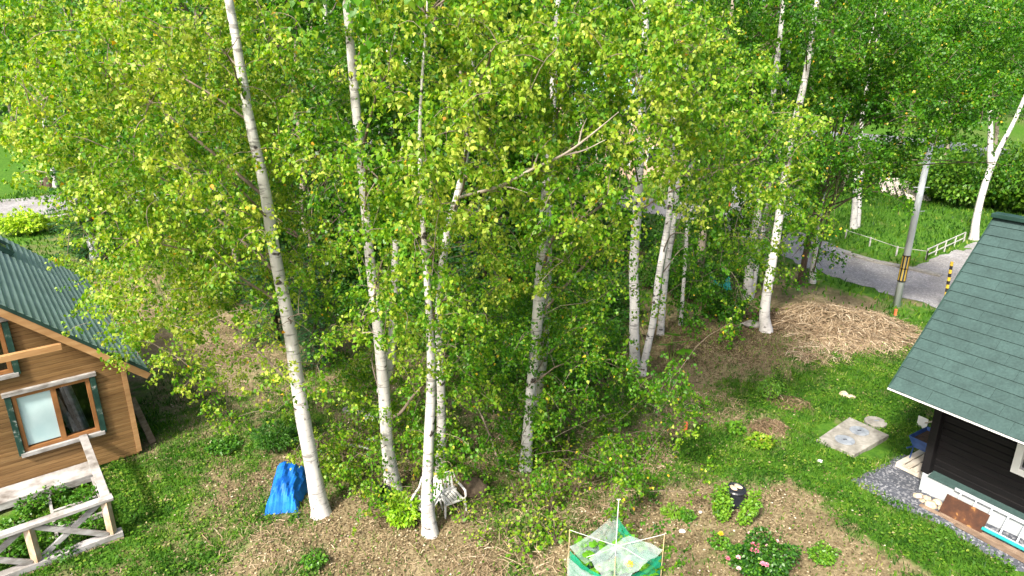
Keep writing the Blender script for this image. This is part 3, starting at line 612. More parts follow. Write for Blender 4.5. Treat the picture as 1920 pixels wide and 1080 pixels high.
# gravel strip beside the foundation
b = MB(); cols = 9; rows_ = 60
for i in range(rows_ + 1):
    a = -.95 + i * .115
    for j in range(cols):
        f_ = j / (cols - 1); wd = .95 + (fbm(a, 0, .6, 71) - .5) * .6
        if a < 0: inner = -.95; p = RC + Q(a, inner + f_ * (wd - inner) * min(1, 1.0), 0)
        else: p = RC + Q(a, -.05 + f_ * (wd + .05), 0)
        edge = -.06 if j == cols - 1 or i == 0 else 0.03
        p[2] = hz1(p) + edge; b.v.append(tuple(p))
for i in range(rows_):
    for j in range(cols - 1):
        a = i * cols + j; b.f.append((a, a + 1, a + cols + 1, a + cols))
o = b.build("gravel_strip", 'gravel', smooth=True)
if o.data.polygons[10].normal.z < 0: o.data.flip_normals()
tag(o, "dark grey gravel along the white foundation", kind="structure")
def near_house(x, y, m=.0):
    """mask: inside one of the two buildings' footprints or on the gravel strip"""
    px_, py_ = x - RC[0], y - RC[1]; a = px_ * d_[0] + py_ * d_[1]; o = px_ * n_[0] + py_ * n_[1]
    r = (a > -.75 - m) & (o < .72 + m) & (o > -3 - m)
    qx, qy = x - LC[0], y - LC[1]; u = qx * w_[0] + qy * w_[1]; t = qx * e_[0] + qy * e_[1]
    return r | ((u > -m) & (t > -m) & (t < DEPTH + m))

# ================================================================== TREES
def trunk_line(px, Y, ztop, lean=0.0):
    """px: (x, y, width in px) from the foot up; the trunk stands in the plane of its foot and goes on above the frame"""
    foot = GG(*px[0][:2]); pts = [foot - [0, 0, .12]]; rad = [px2m(px[0][2], foot) * .5 * 1.42]
    pts.append(foot + [0, 0, .05]); rad.append(px2m(px[0][2], foot) * .5 * 1.0)
    Yb = foot[1]
    for i, (x, y, w) in enumerate(px[1:]):
        p = D(x, y, Yb + lean * i); pts.append(p); rad.append(px2m(w, p) * .45)
    d = pts[-1] - pts[-2]; d = d / np.linalg.norm(d); p = pts[-1].copy(); r0 = rad[-1]; z0 = p[2]
    while p[2] < ztop:
        d = d * .9 + np.array([R.uniform(-.08, .08), R.uniform(-.08, .08), .12]); d /= np.linalg.norm(d); p = p + d * .8; pts.append(p.copy()); rad.append(max(.012, r0 * (1 - (p[2] - z0) / (ztop - z0 + .4))))
    return foot, pts, rad
def smooth_path(pts, rad, it=2):
    a = [np.append(p, r) for p, r in zip(pts, rad)]
    for _ in range(it):
        q = [a[0]]
        for u, v in zip(a[:-1], a[1:]): q += [u * .75 + v * .25, u * .25 + v * .75]
        a = q + [a[-1]]
    return [x[:3] for x in a], [x[3] for x in a]
def at_height(pts, z):
    for p, q in zip(pts[:-1], pts[1:]):
        if p[2] <= z <= q[2]: return p + (q - p) * ((z - p[2]) / max(1e-6, q[2] - p[2]))
    return pts[-1] if z > pts[-1][2] else pts[0]
class Tree:
    def __init__(s, name, label, px, ztop=13., bark='birch_bark', hue=.5, group="white birch trees of the grove", cat="tree", sides=10, lean=0.0, extra=()):
        s.name, s.label, s.bark, s.hue, s.group, s.cat = name, label, bark, hue, group, cat
        s.foot, p, r = trunk_line(px, None, ztop, lean); s.pts, s.rad = smooth_path(p, r); s.ztop = ztop; s.sides = sides
        s.px = px; s.pads = []; s.extra = extra
    def xat(s, y):
        a = sorted([(q[1], q[0]) for q in s.px]); ys = [k[0] for k in a]; xs = [k[1] for k in a]
        if len(a) > 1 and y < ys[0]: return xs[0] + (xs[1] - xs[0]) * (y - ys[0]) / (ys[1] - ys[0]) * .7
        return float(np.interp(y, ys, xs))
    def make(s, leaf='birch_leaf', twigs=True, simple_leaf=False, limb_mat='limb'):
        root = empty(s.name, s.foot, s.label, s.cat, s.group); f = s.foot
        MB().tube([p - f for p in s.pts], s.rad, s.sides, jit=.05).build("trunk", s.bark, root, smooth=True)
        for ex in s.extra:   # a second stem or big limb drawn along given points
            pts, rad = smooth_path(ex[0], ex[1]); MB().tube([p - f for p in pts], rad, 8, jit=.05).build(ex[2], ex[3], root, smooth=True)
        lv = Leaves(); pads = s.pads
        if pads:
            K_ = max(3, min(16, len(pads) // 5)); C = np.array([p[0] for p in pads]); idx = rng.permutation(len(pads))[:K_]; cen = C[idx].copy()
            for _ in range(4):
                lab = np.argmin(((C[:, None] - cen[None]) ** 2).sum(2), 1)
                for k in range(K_):
                    if (lab == k).any(): cen[k] = C[lab == k].mean(0)
            for k in range(K_):
                mem = [pads[j] for j in range(len(pads)) if lab[j] == k]
                if not mem: continue
                c = cen[k]; hd = math.hypot(c[0] - at_height(s.pts, c[2])[0], c[1] - at_height(s.pts, c[2])[1])
                zs = max(f[2] + .3, c[2] - hd * R.uniform(.35, .8) - (0 if c[2] > 2.2 else -.3)); zs = min(zs, s.ztop - .5)
                st = at_height(s.pts, zs); mb = MB(); mid = st + (c - st) * .5 + np.array([R.uniform(-.15, .15), R.uniform(-.15, .15), .16 * hd]) * 1.0
                main = [st, st + (mid - st) * .5 + np.array([R.uniform(-.06, .06), R.uniform(-.06, .06), .03]), mid, mid + (c - mid) * .6 + np.array([R.uniform(-.08, .08), 0, .05]), c]
                rr = min(.030, .009 + .006 * hd) if c[2] > 2.2 else .009; mp, mr = smooth_path(main, [rr, rr * .9, rr * .7, rr * .5, rr * .3], 1); mb.tube([p - f for p in mp], mr, 5, cap=False)
                ns = np.zeros((len(mp) + 2 * len(mem), 3)); st_ = mp[len(mp) // 3:]; nn_ = len(st_); ns[:nn_] = np.array(st_)
                mem = [mem[q] for q in np.argsort([np.linalg.norm(w[0] - st_[0]) for w in mem])]
                for (pc, pr, n, size, hue) in mem:
                    dd_ = np.linalg.norm(ns[:nn_] - pc, axis=1) + .25 * (ns[:nn_, 2] > pc[2] + .3); a = ns[int(np.argmin(dd_))].copy(); ln_ = np.linalg.norm(pc - a)
                    m_ = (a + pc) / 2 + np.array([R.uniform(-.12, .12), R.uniform(-.12, .12), .14]) * ln_
                    sp, sr = smooth_path([a, m_, pc], [.007, .005, .003], 1); mb.tube([p - f for p in sp], sr, 3, cap=False); ns[nn_] = m_; ns[nn_ + 1] = pc; nn_ += 2
                    P, T, N, S_, tw = spray(pc, pr, n, size)
                    ok = P[:, 2] > hz(P[:, 0], P[:, 1]) + .04
                    P, T, N, S_ = P[ok], T[ok], N[ok], S_[ok]
                    h = np.minimum(hue + rng.normal(0, .13, len(P)) + rng.normal(0, .10), .86); y_ = rng.random(len(P)) < .011; h[y_] = rng.uniform(.88, 1, y_.sum())
                    lv.add(P, T, N, S_, h)
                    if twigs:
                        for t in tw[::5]: mb.tube([q - f for q in t], [.003, .0025, .0015], 3, cap=False)
                mb.build("branch", limb_mat, root, smooth=True)
            lv.build("crown", leaf, root, f, simple_leaf=simple_leaf)
        return root
NT = [Tree("birch_tree", "thick leaning white birch beside the blue tarp", [(602, 962, 36), (590, 900, 32), (565, 770, 30), (541, 600, 27), (515, 480, 25), (495, 340, 23), (470, 240, 21), (455, 150, 20), (430, 0, 18)], 14, hue=0.61),
      Tree("birch_tree", "white birch with a black pot at its foot", [(738, 920, 33), (726, 840, 26), (722, 760, 25), (712, 640, 24), (692, 480, 20), (680, 330, 19), (665, 180, 19), (650, 0, 17)], 14, hue=0.53),
      Tree("birch_tree", "white birch standing in front of the white chair seat, beside the lime green shrub", [(806, 1000, 30), (800, 940, 25), (804, 830, 22), (810, 700, 20), (806, 610, 15), (798, 500, 12), (790, 380, 10), (786, 250, 8)], 9.0, hue=0.55),
      Tree("birch_tree", "slender crooked birch growing behind the back of the white chair", [(826, 888, 20), (828, 760, 18), (824, 660, 17), (822, 560, 15), (838, 430, 17), (858, 370, 15), (880, 260, 12), (885, 120, 10), (890, 0, 9)], 11, hue=0.63),
      Tree("birch_tree", "spotted white birch alone between the chair and the paired birches", [(985, 880, 25), (990, 800, 21), (998, 700, 20), (1008, 600, 25), (1017, 480, 24), (1020, 400, 20), (1032, 280, 16), (1040, 100, 13)], 13, hue=0.55)]
# big bare limb of the last one, reaching to the right
lb = [D(885, 364, 9.6), D(940, 350, 9.4), D(1000, 315, 9.1), D(1060, 290, 8.8), D(1110, 252, 8.5), D(1160, 210, 8.2)]
NT[3].extra = [([NT[3].pts[10] * 0 + at_height(NT[3].pts, D(862, 372, NT[3].foot[1])[2])] + lb, [.028, .026, .024, .021, .017, .012, .004], "limb", 'pale_limb')]
for a_, b_, c_ in (((1000, 315, 9.1), (1010, 285, 9.0), (1030, 262, 8.9)), ((1060, 290, 8.8), (1095, 283, 8.7), (1135, 262, 8.6)), ((940, 350, 9.4), (962, 352, 9.3), (990, 362, 9.2)), ((1085, 272, 8.65), (1090, 245, 8.6), (1100, 222, 8.5))):
    NT[3].extra.append(([D(*a_), D(*b_), D(*c_)], [.014, .009, .003], "twig", 'pale_limb'))
NT[4].extra = [([GG(1000, 800), D(1022, 660, NT[4].foot[1] + .35), D(1027, 520, NT[4].foot[1] + .4), D(1030, 380, NT[4].foot[1] + .4)], [.09, .085, .075, .06], "second_stem", 'birch_bark')]
NT[1].extra = [([D(712, 735, NT[1].foot[1] + .3), D(732, 690, NT[1].foot[1] + .3), D(738, 600, NT[1].foot[1] + .35), D(742, 450, NT[1].foot[1] + .35)], [.07, .09, .08, .06], "second_stem", 'birch_bark'),
               ([D(730, 785, NT[1].foot[1]), D(752, 775, NT[1].foot[1] - .1), D(772, 745, NT[1].foot[1] - .1), D(790, 725, NT[1].foot[1] - .1)], [.035, .03, .025, .015], "limb", 'limb')]
MT = [Tree("birch_tree", "straight white birch, first of the close pair above the brown leaf litter", [(1190, 690, 22), (1189, 620, 20), (1190, 560, 20), (1187, 500, 19), (1195, 400, 19), (1203, 230, 17), (1208, 100, 15), (1212, 0, 14)], 14, hue=0.42),
      Tree("birch_tree", "white birch with curved foot, second of the close pair", [(1204, 703, 15), (1212, 660, 15), (1226, 600, 14), (1234, 520, 14), (1247, 450, 13), (1258, 380, 12), (1262, 250, 11), (1270, 100, 9)], 12.5, hue=0.36),
      Tree("birch_tree", "thin white birch just behind the curved one", [(1238, 628, 14), (1243, 570, 13), (1250, 500, 12), (1262, 430, 11), (1275, 300, 10), (1290, 100, 8)], 12.5, hue=0.32),
      Tree("birch_tree", "spindly birch behind the big green butterbur leaves", [(1276, 610, 8), (1281, 540, 8), (1287, 460, 8), (1290, 350, 7)], 9, hue=0.28),
      Tree("birch_tree", "tall double white birch standing before the gravel lane", [(1402, 560, 20), (1404, 500, 17), (1416, 430, 17), (1428, 360, 16), (1440, 250, 14), (1460, 90, 11)], 14, hue=0.30),
      Tree("birch_tree", "white birch with a bent foot at the edge of the straw heap", [(1436, 620, 24), (1432, 585, 20), (1446, 500, 19), (1458, 430, 18), (1470, 340, 16), (1490, 230, 15), (1508, 160, 13), (1525, 50, 11)], 15, hue=0.30),
      Tree("birch_tree", "birch with dark dry side twigs on top of the straw heap", [(1500, 535, 14), (1508, 490, 12), (1520, 430, 12), (1536, 380, 11), (1550, 280, 9), (1560, 100, 7)], 12, 'brown_bark', hue=0.30),
      Tree("birch_tree", "short white birch beside the dark trunk on the straw heap", [(1523, 530, 13), (1526, 480, 11), (1534, 420, 11), (1545, 340, 10), (1600, 180, 8)], 12, hue=0.32),
      Tree("birch_tree", "white birch behind the bent one with the lane showing through", [(1436, 500, 17), (1442, 430, 16), (1455, 340, 15), (1470, 200, 12)], 14, hue=0.28),
      Tree("birch_tree", "pale trunk deep behind the leaning birch by the tarp", [(645, 520, 12), (640, 400, 12), (628, 230, 12), (614, 100, 11), (608, 0, 10)], 15, hue=0.36),
      Tree("birch_tree", "half hidden birch between two spruces in the shade", [(953, 470, 9), (953, 400, 9), (952, 330, 8), (955, 200, 7)], 13, hue=0.28),
      Tree("birch_tree", "small brownish trunk in the dark undergrowth", [(1068, 580, 10), (1070, 520, 9), (1073, 460, 8), (1078, 380, 6)], 7, 'grey_bark', hue=0.24),
      Tree("birch_tree", "grey trunk behind the crooked birch", [(876, 570, 14), (873, 500, 13), (870, 420, 13), (872, 280, 10)], 11, 'grey_bark', hue=0.36)]
MT[4].extra = [([GG(1408, 556), D(1420, 470, MT[4].foot[1] + .3), D(1432, 400, MT[4].foot[1] + .3), D(1442, 340, MT[4].foot[1] + .3)], [.13, .125, .12, .10], "second_stem", 'birch_bark')]
dk_ = [D(1520, 440, MT[6].foot[1]), D(1500, 465, MT[6].foot[1] - .3), D(1485, 482, MT[6].foot[1] - .5)]
MT[6].extra = [(dk_, [.02, .014, .006], "limb", 'brown_bark'), ([D(1518, 450, MT[6].foot[1]), D(1530, 485, MT[6].foot[1] - .3), D(1540, 498, MT[6].foot[1] - .4)], [.02, .014, .006], "limb", 'brown_bark'),
               ([D(1532, 395, MT[6].foot[1]), D(1600, 370, MT[6].foot[1] - .4), D(1640, 355, MT[6].foot[1] - .5), D(1700, 375, MT[6].foot[1] - .6)], [.03, .022, .014, .005], "limb", 'brown_bark')]
NMAP = """47999887665666999999974000000000
69999888766655999999986200000000
79999987765112799999997620000000
79999987765243899944878742000000
38999877755555799988776543000000
02799877665555788875566543000000
00499876554566666653124443000000
00289986534667666554002332000000
00179986445677777663101200000000
00178885425467777742001000000000
00045530313555777752000000000000
00002143213544776773120000000000
00000021114645666665530000000000
00000000014544445543430000000000
00000000015533222242310000000000
00000000004420000012200000000000
00000000000000000011100000000000
00000000000000000001100000000000""".split()
MMAP = """00000003333344300036779999999999
00000003333322220036579999999999
00000003333311120034579999999999
00000003333322220033368999999856
00000003333322220022267899986212
00000002333322220001057899620000
00000002222222220000068864100000
00000000111111110000057523000000
00000000001111110000036411000000
00000000000000000000035300000000
00000000000000000000012100000000
00000000000000000000000000000000""".split()
CLEAR = {NT[0]: [(0, 960)], NT[1]: [(0, 190), (640, 930)], NT[4]: [(410, 620), (660, 740), (800, 880)], MT[0]: [(150, 230), (370, 700)], MT[1]: [(430, 700)], MT[4]: [(340, 560)], MT[5]: [(150, 240), (340, 620)]}
def plant_map(rows, trees, near):
    for r_, row in enumerate(rows):
        for c_, ch in enumerate(row):
            dgt = int(ch); front = False
            if not dgt: continue
            for _ in range(2 if dgt > 5 else 1):
                x = 60 * c_ + R.uniform(0, 60); y = 60 * r_ + R.uniform(0, 60)
                t = min(trees, key=lambda q: abs(q.xat(y) - x) + (q.foot[1] * 2.0) + (200 if q.ztop < 10 else 0) + R.uniform(0, 60)); Yt = t.foot[1]
                if near:
                    Y = Yt + R.uniform(-2.0, 1.6)
                    front = 11 <= c_ <= 21 and r_ < 7
                    if front: Y = min(Y, 11) - R.uniform(.3, 1.8)
                    Y = max(6.8, Y); size = .072 if front else .063
                else:
                    Y = Yt + R.uniform(-2.6, 2.2); Y = R.uniform(16.5, 20) if c_ >= 26 else Y; size = .072 if Y < 19 else .088
                if abs(x - t.xat(y)) < (34 if near else 26) and t in CLEAR and any(a <= y <= b for a, b in CLEAR[t]) and R.random() < .85: Y = Yt + R.uniform(.35, 1.7)
                if near and 880 < x < 1120 and abs(y - (366 - (x - 880) * .49)) < 30: Y = max(Y, 9.9)
                if near and ((740 < x < 850 and 230 < y < 620) or (640 < x < 730 and 250 < y < 620)) and R.random() < .6: Y = R.uniform(7.6, 9.2)
                p = D(x, y, Y)
                if p[2] < .25:
                    g = G(x, y, R.uniform(.25, .9)); p = g
                cell = (60 * depth(p) / F) ** 2; n = int(dgt / 9 * cell * (6.0 if near else 6.0) / (.42 * size * size)) // (2 if dgt > 5 else 1)
                while n > 0:
                    k = min(n, 85); n -= k
                    if k < 6: break
                    q = D(x + R.uniform(-34, 34), y + R.uniform(-34, 34), p[1] + R.uniform(-.5, .5))
                    if q[2] < .2: q[2] = R.uniform(.2, .5)
                    t.pads.append((q, R.uniform(.19, .34) * (1 if near else 1.3), k, size, t.hue + (.07 if c_ < 9 and near else 0) + (.07 if near and front else 0) - (.14 if near and r_ > 9 and c_ > 12 else .0)))  # front pads get a yellower hue: bright sunlit clumps painted into the leaf colour
def plant_top(t, n, zlo, rad, size, hue):
    """the crown above the picture"""
    for _ in range(n):
        z = R.uniform(zlo, t.ztop + .3); c = at_height(t.pts, z); k = rad * math.sqrt(max(.08, 1 - (z - zlo) / (t.ztop - zlo + .8))) * math.sqrt(R.random()); a = R.uniform(0, 6.283)
        t.pads.append((c + np.array([k * math.cos(a), k * math.sin(a), 0]), .6, 55, size, hue))
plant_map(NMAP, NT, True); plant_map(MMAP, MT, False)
for t in NT: plant_top(t, 26, 8.9, 2.2, .13, t.hue)
for t in MT:
    if t.ztop > 10: plant_top(t, 22, 9.6, 2.3, .15, t.hue)
    elif not t.pads: plant_top(t, 6, t.ztop - 2.5, .9, .09, t.hue)
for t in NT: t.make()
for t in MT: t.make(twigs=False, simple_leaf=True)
# trees across the lane, with their own crowns
FT = [Tree("birch_tree", "double white trunk across the lane behind the low fence", [(1600, 428, 13), (1603, 380, 11), (1606, 330, 10), (1612, 270, 9)], 13, hue=.5, group="birches across the lane"),
      Tree("birch_tree", "forked white birch standing above the ridge of the shingle roof", [(1826, 448, 16), (1830, 410, 14), (1842, 360, 13), (1858, 312, 12), (1878, 270, 9), (1900, 232, 8), (1918, 190, 7)], 13.5, hue=.46, group="birches across the lane"),
      Tree("birch_tree", "white trunk by the dark stump across the lane", [(104, 352, 9), (98, 310, 8), (90, 270, 8), (82, 220, 7), (70, 100, 6)], 14, hue=.55, group="birches across the lane")]
FT[0].extra = [([GG(1607, 426), D(1612, 350, FT[0].foot[1] + .4), D(1618, 280, FT[0].foot[1] + .4)], [.15, .12, .10], "second_stem", 'birch_bark')]
FT[1].extra = [([D(1858, 314, FT[1].foot[1]), D(1856, 280, FT[1].foot[1]), D(1858, 240, FT[1].foot[1]), D(1852, 150, FT[1].foot[1])], [.14, .11, .10, .07], "second_stem", 'birch_bark')]
def round_crown(t, n, zc, rx, rz, size, per, dx=0):
    for _ in range(n):
        v = rng.normal(0, 1, 3); v /= np.linalg.norm(v); v *= rng.random() ** .33; c = at_height(t.pts, min(zc, t.ztop))
        t.pads.append((np.array([c[0] + dx + v[0] * rx, c[1] + v[1] * rx, zc + v[2] * rz]), .8, per, size, t.hue))
round_crown(FT[0], 60, 9.0, 3.6, 3.4, .17, 60); round_crown(FT[1], 75, 10.0, 4.0, 3.4, .17, 60); round_crown(FT[2], 40, 10.5, 3.0, 3.0, .2, 60)
for t in FT: t.make(twigs=False, simple_leaf=True)

# ---- generic woodland trees, copied
def copy_tree(o, loc, rz, sc, label, group):
    c = o.copy(); COL.objects.link(c); c.location = [float(q) for q in loc]; c.rotation_euler[2] = rz; c.scale = (sc, sc, sc)
    c["label"] = label; c["group"] = group
    for ch in o.children:
        k = ch.copy(); COL.objects.link(k); k.parent = c
    return c
def proto_broadleaf(name, label, group, height, base, rx, n, size, hue, seed, mat_='birch_leaf', bark='grey_bark'):
    root = empty(name, (0, 0, 0), label, "tree", group); q = np.random.default_rng(seed)
    k = 9; pts = [np.array([q.normal(0, .05) * i, q.normal(0, .05) * i, height * .9 * i / k]) for i in range(k + 1)]; rad = [.17 * (1 - .9 * i / k) for i in range(k + 1)]
    MB().tube(pts, rad, 7).build("trunk", bark, root, smooth=True)
    lv = Leaves(); mb = MB(); cl = 60
    for j in range(cl):
        t = q.random(); z = base + (height - base) * t; prof = math.sin(math.pi * min(1, (t * .82 + .16))) ** .8; a = q.uniform(0, 6.283); r = rx * prof * math.sqrt(q.uniform(.15, 1))
        c = np.array([r * math.cos(a), r * math.sin(a), z]); s_ = pts[min(k, max(0, int((z - r * .5) / (height * .9) * k)))]
        mb.tube([s_, (s_ + c) / 2 + [0, 0, .15], c], [.035, .022, .008], 4, cap=False)
        P, T, N, S_, tw = spray(c, .95 * rx / 3, n // cl, size); lv.add(P, T, N, S_, hue + rng.normal(0, .1, len(P)) + q.normal(0, .08))
    mb.build("branches", 'twig', root, smooth=True); lv.build("crown", mat_, root, (0, 0, 0), simple_leaf=True)
    return root
gB = "green broadleaf trees filling the grove behind the birches"; lB = "green broadleaf tree in the dense woodland behind the birches"
protoA = proto_broadleaf("woodland_tree", lB, gB, 12.5, 2.2, 3.2, 17000, .14, .42, 1)
protoB = proto_broadleaf("woodland_tree", lB, gB, 11.0, 1.2, 3.0, 14000, .15, .55, 2, 'shrub_leaf')
protoC = proto_broadleaf("woodland_tree", lB, gB, 13.5, 5.2, 3.4, 15000, .15, .42, 3)
spotsA = [(180, 330, 33, 0), (300, 330, 27, 1), (420, 330, 24, 0), (540, 330, 27, 1), (600, 330, 30, 0), (790, 330, 33, 1), (860, 330, 25, 1), (990, 330, 28, 0), (1030, 330, 29, 1), (1300, 300, 46, 0), (1330, 300, 23.5, 2), (1420, 300, 40, 2), (560, 300, 21, 1), (800, 300, 22, 0), (930, 300, 21.5, 1), (1035, 300, 22.5, 0),
          (1500, 300, 36, 2), (1590, 300, 42, 2), (1680, 300, 48, 2), (1770, 300, 50, 2), (1860, 300, 47, 2), (1950, 300, 42, 2), (1450, 300, 54, 2), (1330, 300, 52, 1), (1230, 300, 62, 0), (1000, 300, 50, 2), (850, 300, 47, 1), (590, 300, 52, 0), (560, 300, 47, 2), (430, 300, 50, 1), (330, 300, 48, 0), (230, 300, 54, 2), (140, 300, 66, 1), (40, 300, 68, 2), (-60, 300, 66, 0), (-150, 300, 60, 1)]
first = {0: protoA, 1: protoB, 2: protoC}; used = set()
for (x, y, Y, k) in spotsA:
    p = D(x, y, Y); p[2] = hz1(p); rz, sc_ = R.uniform(0, 6.28), R.uniform(.9, 1.15)
    if k not in used:
        used.add(k); o = first[k]; o.location = [float(q) for q in p]; o.rotation_euler[2] = rz; o.scale = (sc_,) * 3
    else: copy_tree(first[k], p, rz, sc_, lB, gB)
# spruces
def proto_spruce(label, group, height, rx, seed):
    root = empty("spruce_tree", (0, 0, 0), label, "tree", group); q = np.random.default_rng(seed)
    MB().tube([(0, 0, -.1), (0, 0, height * .5), (0, 0, height)], [.12, .07, .01], 7).build("trunk", 'brown_bark', root, smooth=True)
    P, T, N, S_, hh = [], [], [], [], []; z = .5; mb = MB()
    while z < height - .1:
        L_ = rx * (1 - z / height) ** .85 + .12
        for b_ in range(9):
            a = q.uniform(0, 6.283); L2 = L_ * q.uniform(.75, 1.1); dirv = np.array([math.cos(a), math.sin(a), -.18]); mb.tube([(0, 0, z), dirv * L2 * .5 + [0, 0, z], dirv * L2 + [0, 0, z + .06 * L2]], [.016, .011, .004], 3, cap=False)
            m_ = int(18 + 46 * L2 / rx); t = q.uniform(.12, 1, m_); side_ = np.array([-math.sin(a), math.cos(a), 0]); w = q.uniform(-1, 1, m_) * .34 * L2 * (1.05 - t) * 1.2
            pp = dirv[None] * (L2 * t)[:, None] + side_[None] * w[:, None] + np.array([0, 0, z])
            P.append(pp); T.append(dirv[None] + side_[None] * np.sign(w)[:, None] * .8 + q.normal(0, .15, (m_, 3))); N.append(np.array([0, 0, 1.]) + q.normal(0, .3, (m_, 3))); S_.append(q.uniform(.10, .2, m_)); hh.append(q.uniform(.1, .9, m_))
        z += .26
    mb.build("branches", 'brown_bark', root)
    me = leaf_mesh("crown", np.concatenate(P), np.concatenate(T), np.concatenate(N), np.concatenate(S_), np.concatenate(hh), 'needle', width=.16, simple_leaf=True); link(bpy.data.objects.new("crown", me), root)
    return root
gS = "dark spruces in the shade"
sp = proto_spruce("dark spruce in the shade behind the grey trunk", gS, 6.5, 1.7, 5)
for i, (x, y, Y, sc_, lab) in enumerate([(905, 300, 19.5, 1.0, None), (975, 300, 22, .95, "dark spruce right of the first one, behind the spotted birch"), (150, 300, 27, 1.05, "spruce poking out of the leaves at the near edge of the lane"), (480, 300, 18.5, .7, "low spruce behind the leaning birch"), (560, 300, 17.0, .55, "small spruce in the dark beside the leaning birch trunk")]):
    p = D(x, y, Y); p[2] = hz1(p)
    if i == 0: sp.location = [float(q) for q in p]
    else: copy_tree(sp, p, R.uniform(0, 6.28), sc_, lab, gS)
# far wood that reads as one mass
P = []; T = []; N = []; S_ = []; hh = []; core = MB()
for i in range(120):
    x = rng.uniform(-120, 130); Y = rng.uniform(78, 110); hgt = rng.uniform(12, 19); rx = rng.uniform(4, 6.5)
    m_ = 520; v = rng.normal(0, 1, (m_, 3)); v = norm(v) * (rng.random((m_, 1)) ** .25); c = np.array([x, Y, hgt * .52])
    P.append(c + v * np.array([rx, rx, hgt * .48])); T.append(rng.normal(0, 1, (m_, 3)) + [0, 0, -.6]); N.append(v + rng.normal(0, .5, (m_, 3)) + SUNV * .5); S_.append(rng.uniform(.5, 1.1, m_)); hh.append(rng.normal(.38, .13, m_) + rng.normal(0, .08))
me = leaf_mesh("treeline", np.concatenate(P), np.concatenate(T), np.concatenate(N), np.concatenate(S_), np.concatenate(hh), 'birch_leaf', simple_leaf=True)
tag(link(bpy.data.objects.new("treeline", me)), "far green wood closing the view", kind="stuff")

# ================================================================== SHRUBS
def bush(name, label, base, rx, ry, rz, n, size, hue, m='shrub_leaf', group=None, cat="shrub", lift=.12, width=.4, stems=6, droop=.5, shell=.35, axisv=None, simple_leaf=False, spread=.12):
    base = np.asarray(base, float); root = empty(name, base, label, cat, group)
    v = norm(rng.normal(0, 1, (n, 3))) * (rng.random((n, 1)) ** shell); v[:, 2] = v[:, 2] * .5 + .5
    lump = 1 + .28 * np.sin(v[:, 0] * 5.1 + hue * 40) * np.cos(v[:, 1] * 4.3 + v[:, 2] * 5)
    P = v * np.array([rx, ry, rz]) * lump[:, None] + np.array([0, 0, lift])
    if axisv is not None: P = P + np.outer(np.clip(v[:, 2], 0, 1), np.asarray(axisv))
    out = norm(v * np.array([1, 1, .6]) + 1e-4); T = out * .8 + np.array([0, 0, -droop]) + rng.normal(0, .45, (n, 3)); N = out * .3 + np.array([0, 0, .6]) + SUNV * .3 + rng.normal(0, .45, (n, 3))
    cl = np.sin(P[:, 0] * 9 + 1) * np.cos(P[:, 1] * 8) * .08
    S_ = size * rng.uniform(.6, 1.2, n); h = hue + rng.normal(0, spread, n) + cl
    me = leaf_mesh("foliage", P, T, N, S_, h, m, width=width, simple_leaf=simple_leaf); link(bpy.data.objects.new("foliage", me), root)
    mb = MB()
    for i in range(stems):
        a = R.uniform(0, 6.283); k = R.uniform(.2, .75); tp = np.array([rx * k * math.cos(a), ry * k * math.sin(a), lift + rz * R.uniform(.5, .85)])
        if axisv is not None: tp = tp + np.asarray(axisv) * .7
        mb.tube([(0, 0, -.03), tp * .5 + [0, 0, .05], tp], [.012, .009, .004], 4, cap=False)
    mb.build("stems", 'twig', root); return root
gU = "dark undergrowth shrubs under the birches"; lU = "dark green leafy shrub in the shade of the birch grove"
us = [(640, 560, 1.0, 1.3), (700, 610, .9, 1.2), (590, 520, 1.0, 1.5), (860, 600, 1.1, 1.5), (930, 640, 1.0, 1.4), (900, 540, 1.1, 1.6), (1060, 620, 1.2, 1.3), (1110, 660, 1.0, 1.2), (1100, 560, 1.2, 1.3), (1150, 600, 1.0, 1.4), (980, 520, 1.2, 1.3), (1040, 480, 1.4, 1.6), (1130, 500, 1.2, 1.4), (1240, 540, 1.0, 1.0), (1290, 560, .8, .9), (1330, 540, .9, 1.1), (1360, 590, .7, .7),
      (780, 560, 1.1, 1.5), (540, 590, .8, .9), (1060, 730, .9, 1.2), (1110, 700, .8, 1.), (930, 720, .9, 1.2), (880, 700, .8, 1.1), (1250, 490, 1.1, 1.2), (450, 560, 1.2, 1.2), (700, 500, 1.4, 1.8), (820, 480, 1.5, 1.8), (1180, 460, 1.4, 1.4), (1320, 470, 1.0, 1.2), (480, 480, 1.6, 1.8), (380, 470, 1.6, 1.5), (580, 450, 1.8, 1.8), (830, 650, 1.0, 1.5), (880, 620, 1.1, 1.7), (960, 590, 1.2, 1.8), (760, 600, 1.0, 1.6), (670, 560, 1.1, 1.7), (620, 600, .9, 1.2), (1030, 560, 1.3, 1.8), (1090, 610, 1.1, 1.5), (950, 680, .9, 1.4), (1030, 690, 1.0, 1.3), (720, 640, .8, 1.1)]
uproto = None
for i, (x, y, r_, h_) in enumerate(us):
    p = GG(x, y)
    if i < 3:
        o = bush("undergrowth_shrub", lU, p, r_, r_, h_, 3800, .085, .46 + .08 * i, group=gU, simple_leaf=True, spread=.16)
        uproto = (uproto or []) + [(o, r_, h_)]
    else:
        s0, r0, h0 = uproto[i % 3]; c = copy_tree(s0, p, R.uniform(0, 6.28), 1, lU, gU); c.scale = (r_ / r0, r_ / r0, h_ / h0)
gH = "bushes along the far edge of the lawn"; lH = "big green bush in the row between lawn and paved road"
hp = None
